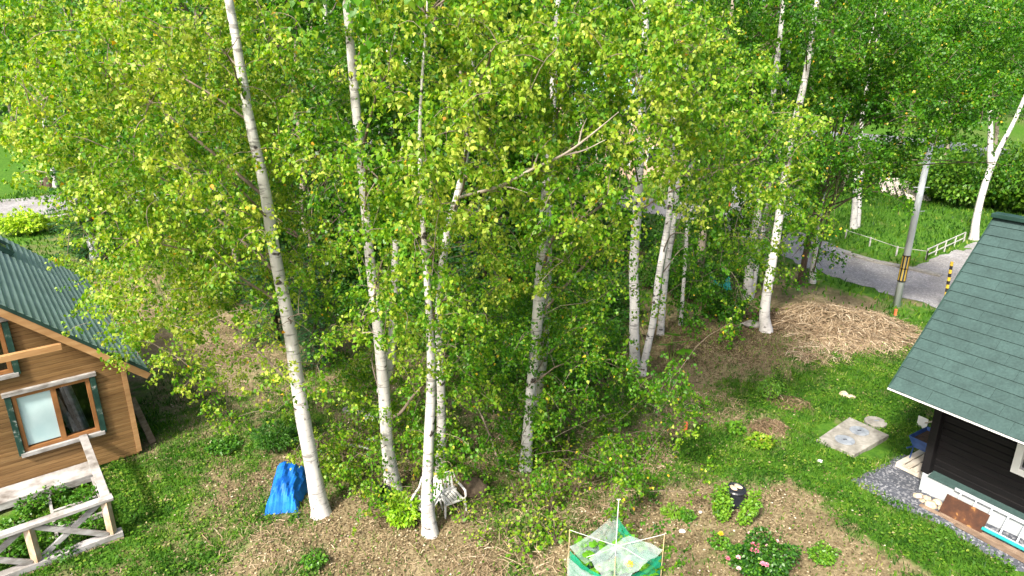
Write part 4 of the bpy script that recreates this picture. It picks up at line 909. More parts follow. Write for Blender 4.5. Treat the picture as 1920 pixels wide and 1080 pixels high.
for i, (x, y, r_, h_) in enumerate([(1620, 330, 2.2, 1.9), (1665, 318, 2.2, 2.0), (1760, 372, 2.4, 2.4), (1800, 385, 2.2, 2.6), (1845, 385, 2.4, 2.8), (1890, 392, 2.4, 3.0), (1935, 400, 2.4, 3.0), (1720, 335, 2.2, 1.6), (1570, 330, 2.2, 2.2), (1520, 335, 2.2, 2.4)]):
    p = GG(x, y)
    if hp is None: hp = bush("bush", lH, p, r_, r_, h_, 4200, .17, .82, group=gH, simple_leaf=True, spread=.2)
    else: c = copy_tree(hp, p, R.uniform(0, 6.28), 1, lH, gH); c.scale = (r_ / 2.2, r_ / 2.2, h_ / 1.9)
bush("bush", "pale yellow green bush above the metal roof beside the lane", GG(48, 440), 1.15, 1.0, .95, 1500, .17, .85, 'lime_leaf', simple_leaf=True)
bush("shrub", "dark shrub at the far corner of the metal roof", GG(165, 485), .7, .6, .6, 900, .1, .4, simple_leaf=True)
bush("shrub", "bright lime green shrub between the black pot and the birch foot", GG(757, 982), .33, .31, .46, 1100, .08, .55, 'lime_leaf', lift=.05, width=.3)
bush("fern", "feathery green fern patch behind the blue tarp", GG(520, 842), .50, .42, .40, 2600, .085, .55, cat="fern", width=.13, droop=.3)
bush("fern", "small bright fern tuft beside the leaning birch", GG(548, 815), .22, .2, .42, 700, .085, .95, cat="fern", width=.15)
bush("shrub", "upright leafy plant on the near side of the black bin", GG(1352, 978), .15, .14, .62, 900, .055, .88, lift=.02, axisv=(-.04, .02, .12), stems=4, cat="plant")
bush("shrub", "leaning leafy plant on the far side of the black bin", GG(1388, 985), .13, .13, .55, 850, .055, .90, lift=.02, axisv=(.28, .06, .10), stems=4, cat="plant")
bush("weed", "tall weed with yellow tips at the edge of the green grass", GG(1440, 752), .3, .25, .5, 700, .06, .8, width=.2, cat="plant")
bush("shrub", "leafy plant beside the orange peg", GG(1378, 812), .20, .18, .24, 260, .085, .75, cat="plant", lift=.03)
bush("squash_plant", "pale wilting vegetable plant beside the heap of dry grass", GG(1425, 835), .30, .26, .16, 300, .085, .66, 'birch_leaf', cat="plant", lift=.03)
bush("shrub", "small round green plant on the bare soil below the rose bush", GG(1540, 1052), .24, .22, .24, 900, .045, .80, cat="plant", lift=.02)
bush("lavender", "small grey green plant beside the net cage", GG(1262, 968), .20, .16, .16, 420, .07, .98, cat="plant", lift=.02, width=.15)
bush("shrub", "small dark green plant beside the grey green one", GG(1288, 975), .13, .12, .18, 300, .05, .7, cat="plant", lift=.02)
bush("shrub", "yellow flowering plant beside the leaning leafy plant", GG(1348, 1025), .17, .16, .17, 320, .05, .7, cat="plant", lift=.02)
bush("shrub", "leafy weed clump below the birch on the dry ground", GG(590, 1060), .20, .18, .18, 420, .05, .66, cat="plant", lift=.02)
bush("shrub", "leafy weed under the white window of the brown cabin", GG(420, 845), .33, .3, .22, 900, .06, .62, cat="plant", lift=.02)
for i, (x, y) in enumerate([(60, 960), (140, 985), (30, 1000), (105, 935), (165, 945), (60, 1030), (120, 1040), (175, 1000), (15, 1050)]):
    if i == 0: wd = bush("weed", "green weed growing up through the bare deck frame", GG(x, y), .26, .24, .26, 420, .065, .66, cat="plant", lift=.02, group="weeds inside the deck frame", simple_leaf=True)
    else: c = copy_tree(wd, GG(x, y), R.uniform(0, 6.28), R.uniform(.8, 1.3), wd["label"], "weeds inside the deck frame")
# low leafy suckers in front of the spotted birch
gK = "low birch suckers on the dry ground"
sk_ = None
for i, (x, y) in enumerate([(1000, 930), (1030, 960), (970, 950), (1050, 900), (1010, 1000), (1075, 930), (950, 1000), (920, 960), (985, 1040), (1040, 1020), (1110, 900), (1130, 850), (1060, 860), (900, 1020), (650, 850), (680, 890), (640, 900), (620, 870), (700, 850), (590, 850), (760, 860), (870, 980)]):
    p = GG(x, y)
    if sk_ is None: sk_ = bush("birch_sucker", "low leafy birch sucker on the dry ground under the trees", p, .36, .33, .45, 85, .075, .62, 'birch_leaf', group=gK, cat="plant", lift=.05, shell=.6)
    else: copy_tree(sk_, p, R.uniform(0, 6.28), R.uniform(.65, 1.15), sk_["label"], gK)
# butterbur: big round leaves on stalks
def butterbur(label, base, spots, group="butterbur plants"):
    root = empty("butterbur", base, label, "plant", group)
    for (dx, dy, h_, r_) in spots:
        MB().tube([(dx * .3, dy * .3, -.02), (dx * .7, dy * .7, h_ * .6), (dx, dy, h_)], [.014, .012, .009], 5).build("stalk", 'lime_stalk', root)
        k = 14; vs = [(dx, dy, h_)]; a0 = R.uniform(0, 6.28); tilt = (R.uniform(-.3, .3), R.uniform(-.55, -.1))
        for ring in (.55, 1.0):
            for j in range(k + 1):
                a = a0 + .22 + (6.283 - .44) * j / k; rr = r_ * ring * (1 + R.uniform(-.05, .05)); x_, y_ = rr * math.cos(a), rr * math.sin(a)
                vs.append((dx + x_, dy + y_, h_ + tilt[0] * x_ + tilt[1] * -y_ * -1 + .10 * r_ * ring * ring * (1 if ring < 1 else -.3) + R.uniform(-.012, .012)))
        fs = [(0, 1 + j, 2 + j) for j in range(k)] + [(1 + j, k + 2 + j, k + 3 + j, 2 + j) for j in range(k)]
        MB().add(vs, fs).build("leaf", 'big_leaf', root, smooth=True)
    return root
m, nt, n, l, b = mat("big_leaf"); setp(b, .5, .3); v = coords(n, l); t = nz(n, l, 9, 4, .6, v); r_ = ramp(n, [(.3, (.07, .24, .012)), (.6, (.13, .36, .016)), (.8, (.2, .44, .03))]); l.new(t.outputs[0], r_.inputs[0]); l.new(r_.outputs[0], b.inputs[0])
tr = n.new("ShaderNodeBsdfTranslucent"); l.new(r_.outputs[0], tr.inputs[0]); mx = n.new("ShaderNodeMixShader"); mx.inputs[0].default_value = .35; l.new(b.outputs[0], mx.inputs[1]); l.new(tr.outputs[0], mx.inputs[2]); l.new(mx.outputs[0], n["Material Output"].inputs[0]); M['big_leaf'] = m
M['lime_stalk'] = simple("lime_stalk", [(.3, (.12, .22, .03)), (.7, (.2, .3, .05))], 6)
butterbur("big round butterbur leaves beside the curved birch foot", GG(1258, 672), [(.10, -.1, .55, .27), (.42, -.05, .58, .25), (-.15, .0, .45, .23), (.25, -.35, .40, .22), (.05, .25, .65, .24)])
butterbur("butterbur leaves in the gap between the paired birches", GG(1215, 645), [(0, 0, .65, .26), (-.3, .2, .5, .2), (.2, .2, .7, .2)])
butterbur("lone round butterbur leaf beside the small brownish trunk", GG(1088, 580), [(0, 0, .5, .24), (.3, .2, .35, .15)])
butterbur("butterbur leaves in front of the straight birch", GG(1172, 700), [(-.1, 0, .42, .2), (.12, -.1, .3, .17), (-.3, .15, .38, .18)])
butterbur("butterbur leaves at the edge of the undergrowth, under the thin birches", GG(1300, 600), [(0, 0, .35, .17), (.3, 0, .3, .15), (-.3, .1, .4, .18)])

# ================================================================== GROUND COVER (stuff)
SLABC = (G(1530, 829) + G(1592, 787) + G(1666, 821) + G(1601, 858)) / 4; LIDC = G(1641, 794)
def scatter(n, x0, x1, y0, y1, dens):
    x = rng.uniform(x0, x1, n); y = rng.uniform(y0, y1, n); keep = (rng.random(n) < dens(x, y)) & ~near_house(x, y) & (np.hypot(x - SLABC[0], y - SLABC[1]) > .70 + .12 * rng.random(n)) & (np.hypot(x - LIDC[0], y - LIDC[1]) > .2)
    return x[keep], y[keep]
def in_view(x, y, m=1.0): return np.abs(x) < y * .80 + m
def grass_blades(n, x0, x1, y0, y1, h0, h1, w, tight=.5):
    x, y = scatter(n, x0, x1, y0, y1, lambda a, b_: np.where(in_view(a, b_) & (polyline_dist(a, b_, ROAD) > 1.75) & (polyline_dist(a, b_, side) > 1.2), np.clip((grassness(a, b_) - .20) / .6, .08, 1), 0))
    k = len(x); z = hz(x, y) - .01; a = rng.uniform(0, 6.283, k); tall = rng.uniform(h0, h1, k) * (.6 + .8 * fbm(x, y, .5, 91)); ln = rng.uniform(.1, .75, k) * tall; b_ = rng.uniform(0, 6.283, k)
    P = np.stack([x, y, z], 1); sv = np.stack([np.cos(a), np.sin(a), 0 * a], 1) * (w * rng.uniform(.6, 1.3, k))[:, None]; tp = P + np.stack([ln * np.cos(b_), ln * np.sin(b_), tall], 1)
    md = (P + tp) / 2 + np.array([0, 0, 1.]) * (tall * .12)[:, None]
    V = np.stack([P - sv, P + sv, md + sv * .8, md - sv * .8, tp], 1); f = (np.arange(k)[:, None, None] * 5 + np.array([[0, 1, 2], [0, 2, 3], [3, 2, 4]])[None]).reshape(-1, 3)
    hue = .40 + (fbm(x, y, .5, 55) - .5) * 1.3 + rng.normal(0, .17, k) + np.clip(.5 - grassness(x, y), 0, .5) * .6 - .12
    return V.reshape(-1, 3), f, hue
V1, f1, h1 = grass_blades(230000, -9, 14, 6.5, 20, .05, .13, .008)
V2, f2, h2 = grass_blades(60000, -30, 34, 20, 46, .10, .22, .03)
V = np.concatenate([V1, V2]); f_ = np.concatenate([f1, f2 + len(V1)]); h_ = np.concatenate([h1, h2])
tag(link(bpy.data.objects.new("grass", fast_mesh("grass", V, f_, 'grass', h_, 5))), "short green grass in patches over the yard", kind="stuff")
# clover and small weeds
x, y = scatter(150000, -9, 14, 6.5, 19, lambda a, b_: np.where(in_view(a, b_) & (polyline_dist(a, b_, ROAD) > 2.2), np.clip((grassness(a, b_) - .38) / .5, .06, 1) * np.clip(fbm(a, b_, .45, 17) * 2.4 - .55, .08, 1), 0))
k = len(x); P = np.stack([x, y, hz(x, y) + rng.uniform(.01, .09, k)], 1); a = rng.uniform(0, 6.283, k)
T = np.stack([np.cos(a), np.sin(a), rng.uniform(-.5, .4, k)], 1); N = rng.normal(0, .35, (k, 3)) + [0, 0, 1]
me = leaf_mesh("clover", P, T, N, rng.uniform(.03, .065, k), .44 + (fbm(x, y, .4, 66) - .5) * 1.2 + rng.normal(0, .14, k), 'grass', width=.42, simple_leaf=True)
tag(link(bpy.data.objects.new("clover", me)), "low clover and small weeds among the grass", kind="stuff")
# fallen leaves
def litter_d(a, b_):
    under = np.clip(1.1 - np.hypot((a + .5) / 7.5, (b_ - 12.0) / 5.5), 0, 1) + .18 + 1.2 * blob(a, b_, MOUND, 2.2) + 1.0 * blob(a, b_, MOUND2, 1.8)
    return np.where(in_view(a, b_) & (polyline_dist(a, b_, ROAD) > 2.2), np.clip(under * (1.1 - grassness(a, b_)) * np.clip(fbm(a, b_, .5, 41) * 2.2 - .35, .12, 1), 0, 1), 0)
x, y = scatter(420000, -9, 13, 6.5, 20, litter_d); k = len(x); P = np.stack([x, y, hz(x, y) + rng.uniform(.004, .03, k)], 1); a = rng.uniform(0, 6.283, k)
me = leaf_mesh("leaf_litter", P, np.stack([np.cos(a), np.sin(a), rng.uniform(-.15, .25, k)], 1), rng.normal(0, .3, (k, 3)) + [0, 0, 1], rng.uniform(.02, .052, k), np.clip(.40 + rng.normal(0, .24, k) - .38 * blob(x, y, MOUND2, 1.8) - .40 * blob(x, y, MOUND, 2.3), 0, 1), 'litter', simple_leaf=True)
tag(link(bpy.data.objects.new("leaf_litter", me)), "dry fallen leaves under the birches", kind="stuff")
# straw: long dry stalks heaped on the mound and scattered thinly elsewhere
def stalks(name, label, groups, kind="stuff"):
    Vs, Fs, Hs, base = [], [], [], 0
    for (c, r, n, L0, L1, rise, hue, *wd_) in groups:
        ang = rng.uniform(0, 6.283, n); rr = r * np.sqrt(rng.random(n)); x = c[0] + rr * np.cos(ang); y = c[1] + rr * np.sin(ang) * .8; a = rng.uniform(0, 6.283, n); Ln = rng.uniform(L0, L1, n); bend = rng.normal(0, .28, n); pts = []
        for t in (0, .35, .7, 1.0):
            xx = x + Ln * (t - .5) * np.cos(a + bend * t); yy = y + Ln * (t - .5) * np.sin(a + bend * t); pts.append(np.stack([xx, yy, hz(xx, yy) + rise * (1 - (rr / r) ** 2) * rng.random(n) * 1.0 + .015 + .05 * np.sin(t * 3.1) * rng.random(n)], 1))
        sv = np.stack([-np.sin(a), np.cos(a), rng.normal(0, .4, n)], 1) * (rng.uniform(.0022, .006, n) * (wd_[0] if wd_ else 1))[:, None]
        V = np.stack([q for p in pts for q in (p - sv, p + sv)], 1); F_ = (np.arange(n)[:, None, None] * 8 + np.array([[0, 1, 3, 2], [2, 3, 5, 4], [4, 5, 7, 6]])[None]).reshape(-1, 4) + base
        base += n * 8; Vs.append(V.reshape(-1, 3)); Fs.append(F_); Hs.append(np.clip(hue + rng.normal(0, .22, n), 0, 1))
    me = fast_mesh(name, np.concatenate(Vs), np.concatenate(Fs), 'straw', np.concatenate(Hs), 8); return tag(link(bpy.data.objects.new(name, me)), label, kind=kind)
stalks("dry_brush", "heap of pale dry stalks and cut grass beside the bent birch", [(MOUND + [0.25, -.2, 0], 2.15, 2100, .3, 1.1, .22, .52, 1.7), (MOUND + [-1.3, .2, 0], 1.2, 700, .2, .8, .1, .10, 1.6), (G(1610, 640), 1.2, 800, .2, .9, .06, .6, 1.6), (G(1530, 665), .9, 400, .2, .7, .05, .6, 1.5)])
stalks("dry_grass", "thin dry grass stalks over the yard", [(G(1440, 805), .40, 350, .1, .4, .08, .22), (G(1480, 760), .5, 300, .1, .4, .08, .15), (G(850, 1010), 1.8, 260, .1, .35, .02, .5), (G(1180, 850), 1.0, 900, .1, .45, .04, .5), (G(430, 660), 1.2, 500, .1, .4, .02, .4), (G(650, 850), 1.0, 500, .12, .45, .05, .45), (G(1080, 930), 1.2, 400, .1, .4, .03, .5), (G(960, 1060), 1.0, 200, .1, .4, .02, .5), (G(500, 1020), 1.2, 250, .1, .3, .02, .5), (G(1300, 760), 1.2, 500, .1, .4, .02, .5)])

# ================================================================== OBJECTS IN THE YARD
# blue tarp over a heap
def tarp():
    c = GG(541, 932); root = empty("tarpaulin", c, "crumpled bright blue tarp over a heap at the foot of the leaning birch", "tarp")
    nx_, ny_ = 17, 20; b = MB(); q = np.random.default_rng(3)
    for j in range(ny_):
        for i in range(nx_):
            u = i / (nx_ - 1) * 2 - 1; v = j / (ny_ - 1) * 2 - 1
            wdt = .30 * (1.0 + .10 * math.sin(3 * v)); x = u * wdt + .06 * v; y = v * .50
            m_ = max(abs(u) ** 2.2, abs(v) ** 2.2); h = .60 * max(0, 1 - m_ ** 1.3) ** .55 * (.82 + .30 * v * .8)
            h *= .80 + .35 * (1 - abs(u + .25))
            fold = .05 * abs(math.sin(7 * u + 2.2 * v + 3 * float(fbm(u + 5, v + 5, .6, 2)))) + .045 * (float(fbm(u * 1.3 + 3, v + 9, .25, 4)) - .5) * 2 + .02 * (float(fbm(u + 1, v + 2, .09, 6)) - .5) * 2
            edge = max(abs(u), abs(v)); rag = .05 * float(fbm(u * 3 + 7, v * 3, .4, 8)) if edge > .9 else 0
            b.v.append((x * (1 + rag * 2), y * (1 + rag), max(.012, h + fold * min(1, h * 6)) + (0 if edge < .97 else -.0)))
    for j in range(ny_ - 1):
        for i in range(nx_ - 1):
            a = j * nx_ + i; b.f.append((a, a + 1, a + nx_ + 1, a + nx_))
    b.build("sheet", 'tarp', root)
    for i, (x, y, s_) in enumerate([(-.12, -.1, .12), (.1, .12, .12), (0, .2, .12)]): single("block", rock_mesh("block", 'rock_grey', s_, 40 + i, (1, 1, .9)), (x, y, .03), None, None, parent=root)
    for (x, y) in ((-.36, -.5), (.30, -.52)): MB().tube([(x, y, .03), (x - .05, y - .10, .02), (x - .02, y - .16, .01)], .006, 4).build("cord", 'blue_paint', root)
    root.rotation_euler[2] = .16
tarp()
# white plastic garden chair: parts modelled once, copied for the second
def chair(label, loc, rz, tilt=(0, 0)):
    root = empty("plastic_chair", loc, label, "chair", "white plastic garden chairs"); root.rotation_euler = (tilt[0], tilt[1], rz); root.scale = (.78, .78, .70)
    for i in range(6):
        x = -.20 + .08 * i; MB().beam((x, -.24, .40), (x, .20, .385), .062, .018).build("seat_slat", 'plastic_white', root, bevel=.004)
    MB().beam((-.26, -.25, .40), (.26, -.25, .40), .05, .05).build("seat_rail", 'plastic_white', root, bevel=.008)
    MB().beam((-.26, .21, .385), (.26, .21, .385), .05, .05).build("seat_rail", 'plastic_white', root, bevel=.008)
    for i in range(5):
        x = -.17 + .085 * i; MB().beam((x, .22, .42), (x * 1.05, .34, .83), .055, .016, up=(0, 1, 0)).build("back_slat", 'plastic_white', root, bevel=.004)
    MB().beam((-.25, .345, .85), (.25, .345, .85), .03, .09).build("back_rail", 'plastic_white', root, bevel=.012)
    MB().beam((-.23, .23, .45), (.23, .23, .45), .025, .06).build("back_rail", 'plastic_white', root, bevel=.008)
    for s_ in (-1, 1):
        MB().tube([(s_ * .24, .34, .84), (s_ * .275, .26, .63), (s_ * .28, 0, .635), (s_ * .28, -.24, .62), (s_ * .275, -.27, .50), (s_ * .26, -.25, .40)], [.022, .026, .03, .03, .026, .022], 6).build("armrest", 'plastic_white', root, smooth=True)
        MB().tube([(s_ * .25, -.24, .40), (s_ * .275, -.28, .0)], [.03, .02], 6).build("leg", 'plastic_white', root)
        MB().tube([(s_ * .25, .21, .40), (s_ * .27, .30, .0)], [.03, .02], 6).build("leg", 'plastic_white', root)
    return root
chair("weathered white plastic armchair behind the birch foot, its slatted seat in view", GG(845, 952) + [0, 0, -.02], .55)
chair("white plastic chair half hidden by the lime green shrub", GG(801, 968), -.25)
# black pot by the birch foot
pt = empty("plant_pot", GG(708, 930), "black plastic pot lying at the foot of the birch", "pot"); pt.rotation_euler = (1.15, .2, .5); pt.location.z += .11
MB().lathe([(.10, 0), (.15, .26), (.16, .26), (.16, .29), (.135, .29), (.125, .24), (.085, .02)], k=18).build("pot_wall", 'black_plastic', pt, smooth=False)
MB().lathe([(.02, .015), (.086, .018), (.08, .03), (.01, .03)], k=14).build("pot_base", 'black_plastic', pt)
single("stump", rock_mesh("stump", 'brown_bark', .26, 5, (1.1, .9, .75)), GG(888, 922) + [0, 0, .08], "dark weathered stump beside the white chair", "stump")
# dead wood
def log(label, pts, r, m='birch_bark', name="log"):
    p = [GG(*q) + [0, 0, r * .9 + h] for *q, h in pts]; b0 = p[0].copy(); sp_, sr = smooth_path([k - b0 for k in p], [r * (1 - .5 * i / len(p)) for i in range(len(p))], 1)
    o = MB().tube(sp_, sr, 7, jit=.06).build(name, m, smooth=True); o.location = [float(q) for q in b0]; return tag(o, label, "log")
log("pale fallen birch log between the leaning birch and the next one", [(640, 838, 0), (668, 840, .03), (700, 848, .02)], .035)
log("short white log end beside the birch trunk", [(690, 826, 0), (712, 830, .05)], .03)
log("thin dead branch leaning out of the undergrowth", [(935, 868, 0), (912, 818, .25), (890, 790, .5)], .025, 'limb', "dead_branch")
log("dry twig lying over the brown leaf litter", [(1262, 690, .02), (1240, 715, .06), (1215, 735, .0)], .012, 'limb', "dead_branch")
single("stone", rock_mesh("stone", 'rock_white', .16, 8, (1.4, 1, .6)), GG(700, 785) + [0, 0, .05], "whitish stone behind the birch with the pot", "stone")
single("stone", rock_mesh("stone", 'rock_grey', .2, 9, (1.5, 1, .6)), GG(665, 772) + [0, 0, .05], "flat grey stone in the weeds left of the whitish stone", "stone")
single("stone", rock_mesh("stone", 'rock_grey', .22, 10, (1.5, 1, .6)), GG(1408, 612) + [0, 0, .05], "mossy grey stone behind the bent birch foot", "stone")
# concrete slab with two round covers
cs = [G(1530, 829), G(1592, 787), G(1666, 821), G(1601, 858)]; cc = sum(cs) / 4; cz = hz1(cc)
slab = empty("concrete_slab", (cc[0], cc[1], cz), "square concrete slab with two round tank covers in the grass", "slab")
q_ = [np.array([p[0] - cc[0], p[1] - cc[1], -.06]) for p in cs]
MB().prism(q_, (0, 0, .13)).build("slab_top", 'concrete', slab, bevel=.012)
for (x, y) in ((1583, 831), (1610, 814)):
    p = G(x, y) - cc; cv = MB().lathe([(.20, .0), (.20, .012), (.185, .016), (.0 + .01, .018)], c=(p[0], p[1], .072), k=24).build("tank_cover", 'cover', slab)
    MB().obox((p[0], p[1], .094), (.04, 0, 0), (0, .012, 0), (0, 0, .004)).build("grip", 'black_plastic', cv)
rs = empty("round_lid", GG(1641, 794), "round pale concrete lid in the grass beside the square slab", "lid")
MB().lathe([(.23, -.03), (.235, .05), (.22, .065), (.01, .07)], k=22).build("lid_disc", 'concrete', rs); MB().obox((.02, 0, .073), (.05, 0, 0), (0, .015, 0), (0, 0, .005)).build("grip", 'cover', rs)
single("stone", rock_mesh("stone", 'rock', .12, 21, (1.1, .9, .6)), GG(1582, 741) + [0, 0, .03], "pale stone in the grass above the slab, larger of two", "stone", "two pale stones in the grass")
single("stone", rock_mesh("stone", 'rock', .10, 22, (1.3, .8, .5)), GG(1595, 746) + [0, 0, .03], "pale flat stone in the grass above the slab, smaller of two", "stone", "two pale stones in the grass")
# stones by the white foundation
for i, (x, y, r_, lab) in enumerate([(1721, 933, .085, "pale stone at the head of the row by the white foundation"), (1729, 941, .055, "smallest pale stone in the row by the foundation"), (1737, 937, .07, "pale stone third in the row by the foundation"), (1745, 951, .115, "largest pale stone in the row by the foundation"), (1757, 946, .085, "pale stone beside the largest one, nearer the wall"), (1768, 957, .09, "flat tan stone at the end of the row nearest the rusty sheet")]):
    single("stone", rock_mesh("stone", 'rock', r_, 60 + i, (1.1, .95, .75)), GG(x, y) + [0, 0, r_ * .45], lab, "stone", "stones beside the white foundation", (0, 0, i * 1.3))
# ladder lying on edge against the foundation
def F2(a, out, z): return RC + Q(a, out, z)
lad = empty("ladder", F2(.75, .2, 0), "white aluminium ladder leaning along the white foundation", "ladder"); base = F2(.75, .2, 0)
for (o0, z0) in ((.26, .07), (.05, .40)): MB().beam(F2(.62, o0, z0) - base, F2(3.4, o0, z0) - base, .03, .06).build("side_rail", 'aluminium', lad, bevel=.005)
for i in range(11): MB().tube([F2(.74 + i * .26, .26, .07) - base, F2(.74 + i * .26, .05, .40) - base], .016, 6).build("rung", 'aluminium', lad)
rust_b = F2(.66, .36, 0)
rb = MB().obox(np.array([0, 0, .19]) + d_ * .30, d_ * .36, (n_ * .10 - z_ * .17), np.cross(d_, (n_ * .10 - z_ * .17)) / .2 * .004)
rsO = rb.build("rusty_sheet", 'rust'); rsO.location = [float(q) for q in rust_b]; tag(rsO, "rusty brown metal sheet propped against the ladder", "metal sheet")
for i, (a0, a1, o0, o1, lab) in enumerate([(.30, 3.3, .50, .52, "long weathered plank on the gravel, outermost of three"), (.62, 3.2, .44, .40, "long weathered plank on the gravel, middle of three"), (.95, 3.4, .57, .60, "long reddish plank lying across the gravel edge")]):
    p0 = F2(a0, o0, .03 + .012 * i); o = MB().beam((0, 0, 0), F2(a1, o1, .05) - p0, .085, .025).build("plank", 'plank'); o.location = [float(q) for q in p0]; tag(o, lab, "plank", "planks beside the ladder")
p0 = F2(1.30, .40, .13); o = MB().tube([(0, 0, 0), F2(3.3, .36, .13) - p0], .032, 10).build("pipe", 'teal_pipe', smooth=False); o.location = [float(q) for q in p0]; tag(o, "teal pipe lying between the ladder and the planks", "pipe")
# pallet, wheelbarrow and shovel behind the corner
pb = F2(-.30, -.55, 0); pal = empty("pallet", pb, "pale wooden pallet on the gravel under the blue wheelbarrow", "pallet")
for i in range(4): MB().obox(d_ * (-.30 + .15 * i) + z_ * .11 - n_ * .25, d_ * .06, n_ * .45, z_ * .012).build("slat", 'pale_wood', pal)
for o_ in (-.60, -.2, .15): MB().obox(n_ * o_ + z_ * .055 - d_ * .07, d_ * .30, n_ * .04, z_ * .045).build("bearer", 'pale_wood', pal)
wb = empty("wheelbarrow", pb + z_ * .125 - n_ * .42 - d_ * .10, "blue wheelbarrow with soil in its tray behind the corner of the black house", "wheelbarrow"); wb.scale = (.82, .82, .9)
def tray(z0, z1, a0, a1, o0, o1):
    b = MB(); lo = [(-a0, -o0), (a0, -o0), (a0, o0), (-a0, o0)]; hi = [(-a1, -o1), (a1, -o1), (a1, o1), (-a1, o1)]
    v = [d_ * p + n_ * q + z_ * z0 for p, q in lo] + [d_ * p + n_ * q + z_ * z1 for p, q in hi] + [d_ * p * .96 + n_ * q * .96 + z_ * z1 for p, q in hi] + [d_ * p * .95 + n_ * q * .95 + z_ * (z0 + .02) for p, q in lo]
    fs = [(3, 2, 1, 0)] + [(i, (i + 1) % 4, 4 + (i + 1) % 4, 4 + i) for i in range(4)] + [(4 + i, 4 + (i + 1) % 4, 8 + (i + 1) % 4, 8 + i) for i in range(4)] + [(8 + i, 8 + (i + 1) % 4, 12 + (i + 1) % 4, 12 + i) for i in range(4)] + [(12, 13, 14, 15)]
    return b.add(v, fs)
tray(.30, .58, .22, .32, .30, .42).build("tray", 'blue_paint', wb)
MB().obox(z_ * .50, d_ * .27, n_ * .36, z_ * .01).build("soil_fill", 'soil', wb)
for s_ in (-1, 1):
    MB().tube([d_ * .24 * s_ + n_ * .55 + z_ * .34, d_ * .20 * s_ + z_ * .28, d_ * .08 * s_ - n_ * .55 + z_ * .16], .016, 6).build("handle", 'blue_paint', wb)
    MB().tube([d_ * .22 * s_ + n_ * .28 + z_ * .30, d_ * .24 * s_ + n_ * .30], .016, 6).build("leg", 'blue_paint', wb)
wh = MB(); 
for ring in range(1): wh.tube([-n_ * .55 + z_ * .16 + (n_ * math.cos(t) + z_ * math.sin(t)) * .13 for t in np.linspace(0, 6.283, 19)], .032, 8, cap=False)
whl = wh.build("wheel", 'black_rubber', wb, smooth=True); MB().tube([-n_ * .55 + z_ * .16 - d_ * .05, -n_ * .55 + z_ * .16 + d_ * .05], .06, 10).build("hub", 'aluminium', whl)
sh0 = GG(1722, 796); sho = empty("shovel", sh0, "white plastic shovel leaning against the side of the black house", "shovel"); top = (F2(-.02, -1.15, 1.25) - sh0)
MB().tube([top * .18, top * .7], .017, 6).build("shaft", 'pale_wood', sho); MB().obox(top * .10 + z_ * .02, d_ * .11, n_ * .01 + z_ * .015, z_ * .13).build("blade", 'white_trim', sho, bevel=.01)
MB().tube([top * .7 - d_ * .05, top * .7 + d_ * .05], .018, 6).build("grip", 'white_trim', sho)
# black bin with two stones on its lid
bn = GG(1376, 944); bi = empty("compost_bin", bn, "black round bin standing between two leafy plants", "bin")
MB().lathe([(.19, 0), (.20, .03), (.185, .28), (.19, .28), (.19, .31), (.15, .312)], k=26).build("bin_wall", 'black_plastic', bi)
MB().lathe([(.196, .295), (.198, .325), (.18, .345), (.145, .348), (.135, .338), (.01, .338)], k=26).build("lid", 'black_plastic', bi)
for i, (x, y, r_, lb_) in enumerate([(-.055, -.02, .065, "longer pale stone weighing down the black bin lid"), (.05, .015, .06, "rounder pale stone weighing down the black bin lid")]): single("stone", rock_mesh("stone", 'rock', r_, 80 + i, (.8, 1.4, .5)), bn + [x, y, .365], lb_, "stone", "stones on the bin lid", (0, 0, .5 + i * .3))
# rose bush with flowers
rp = GG(1425, 1075); rose = bush("rose_bush", "rose bush with pink flowers at the bottom of the yard", rp, .55, .46, .52, 4200, .055, .50, lift=.06, stems=9, spread=.18)
def flower(parent, p, r_, hue, m='petal', name="flower"):
    P, T, N = [], [], []
    for ring, (k, t_) in enumerate([(6, .25), (6, .7), (5, 1.2)]):
        for j in range(k):
            a = j / k * 6.283 + ring * .5; o_ = np.array([math.cos(a) * math.cos(t_), math.sin(a) * math.cos(t_), math.sin(t_)]); P.append(np.array(p) + o_ * r_ * .12); T.append(o_); N.append(np.array([-math.cos(a) * math.sin(t_), -math.sin(a) * math.sin(t_), math.cos(t_)]) + .01)
    n_k = len(P); me = leaf_mesh(name, np.array(P), np.array(T), np.array(N), np.full(n_k, r_), np.clip(hue + rng.normal(0, .12, n_k), 0, 1), m, width=.5); return link(bpy.data.objects.new(name, me), parent)
for (x, y, r_, hu) in [(1412, 1022, .05, .3), (1420, 1024, .05, .35), (1410, 1032, .045, .45), (1418, 1034, .05, .3), (1457, 1016, .04, .85), (1384, 1046, .045, .85), (1430, 1058, .05, .55), (1437, 1060, .045, .5), (1385, 1067, .042, .95), (1365, 1048, .04, .1), (1405, 1000, .035, 1.0), (1438, 1024, .03, .9)]:
    zf = .50 if y > 1015 else .4; p = G(x, y, rp[2] + zf) - rp; flower(rose, p, r_, hu)
fy = empty("yellow_flower", GG(1349, 1022), "single yellow flower beside the bin plants", "flower"); flower(fy, (0, 0, .22), .055, .5, 'yellow_petal', "blossom"); MB().tube([(0, 0, 0), (.01, 0, .12), (0, 0, .22)], .005, 4).build("stem", 'lime_stalk', fy)
for (x, y, r_, lab) in [(1279, 998, .05, "white stone on bare soil near the net cage corner post"), (1313, 961, .03, "small white stone beside the dark green plant"), (1298, 958, .02, "tiny white pebble above the small white stone"), (1537, 866, .05, "grey white stone in the grass below the slab")]:
    single("stone", rock_mesh("stone", 'rock_white', r_, int(x), (1.2, 1, .7)), GG(x, y) + [0, 0, r_ * .4], lab, "stone", "small white stones")
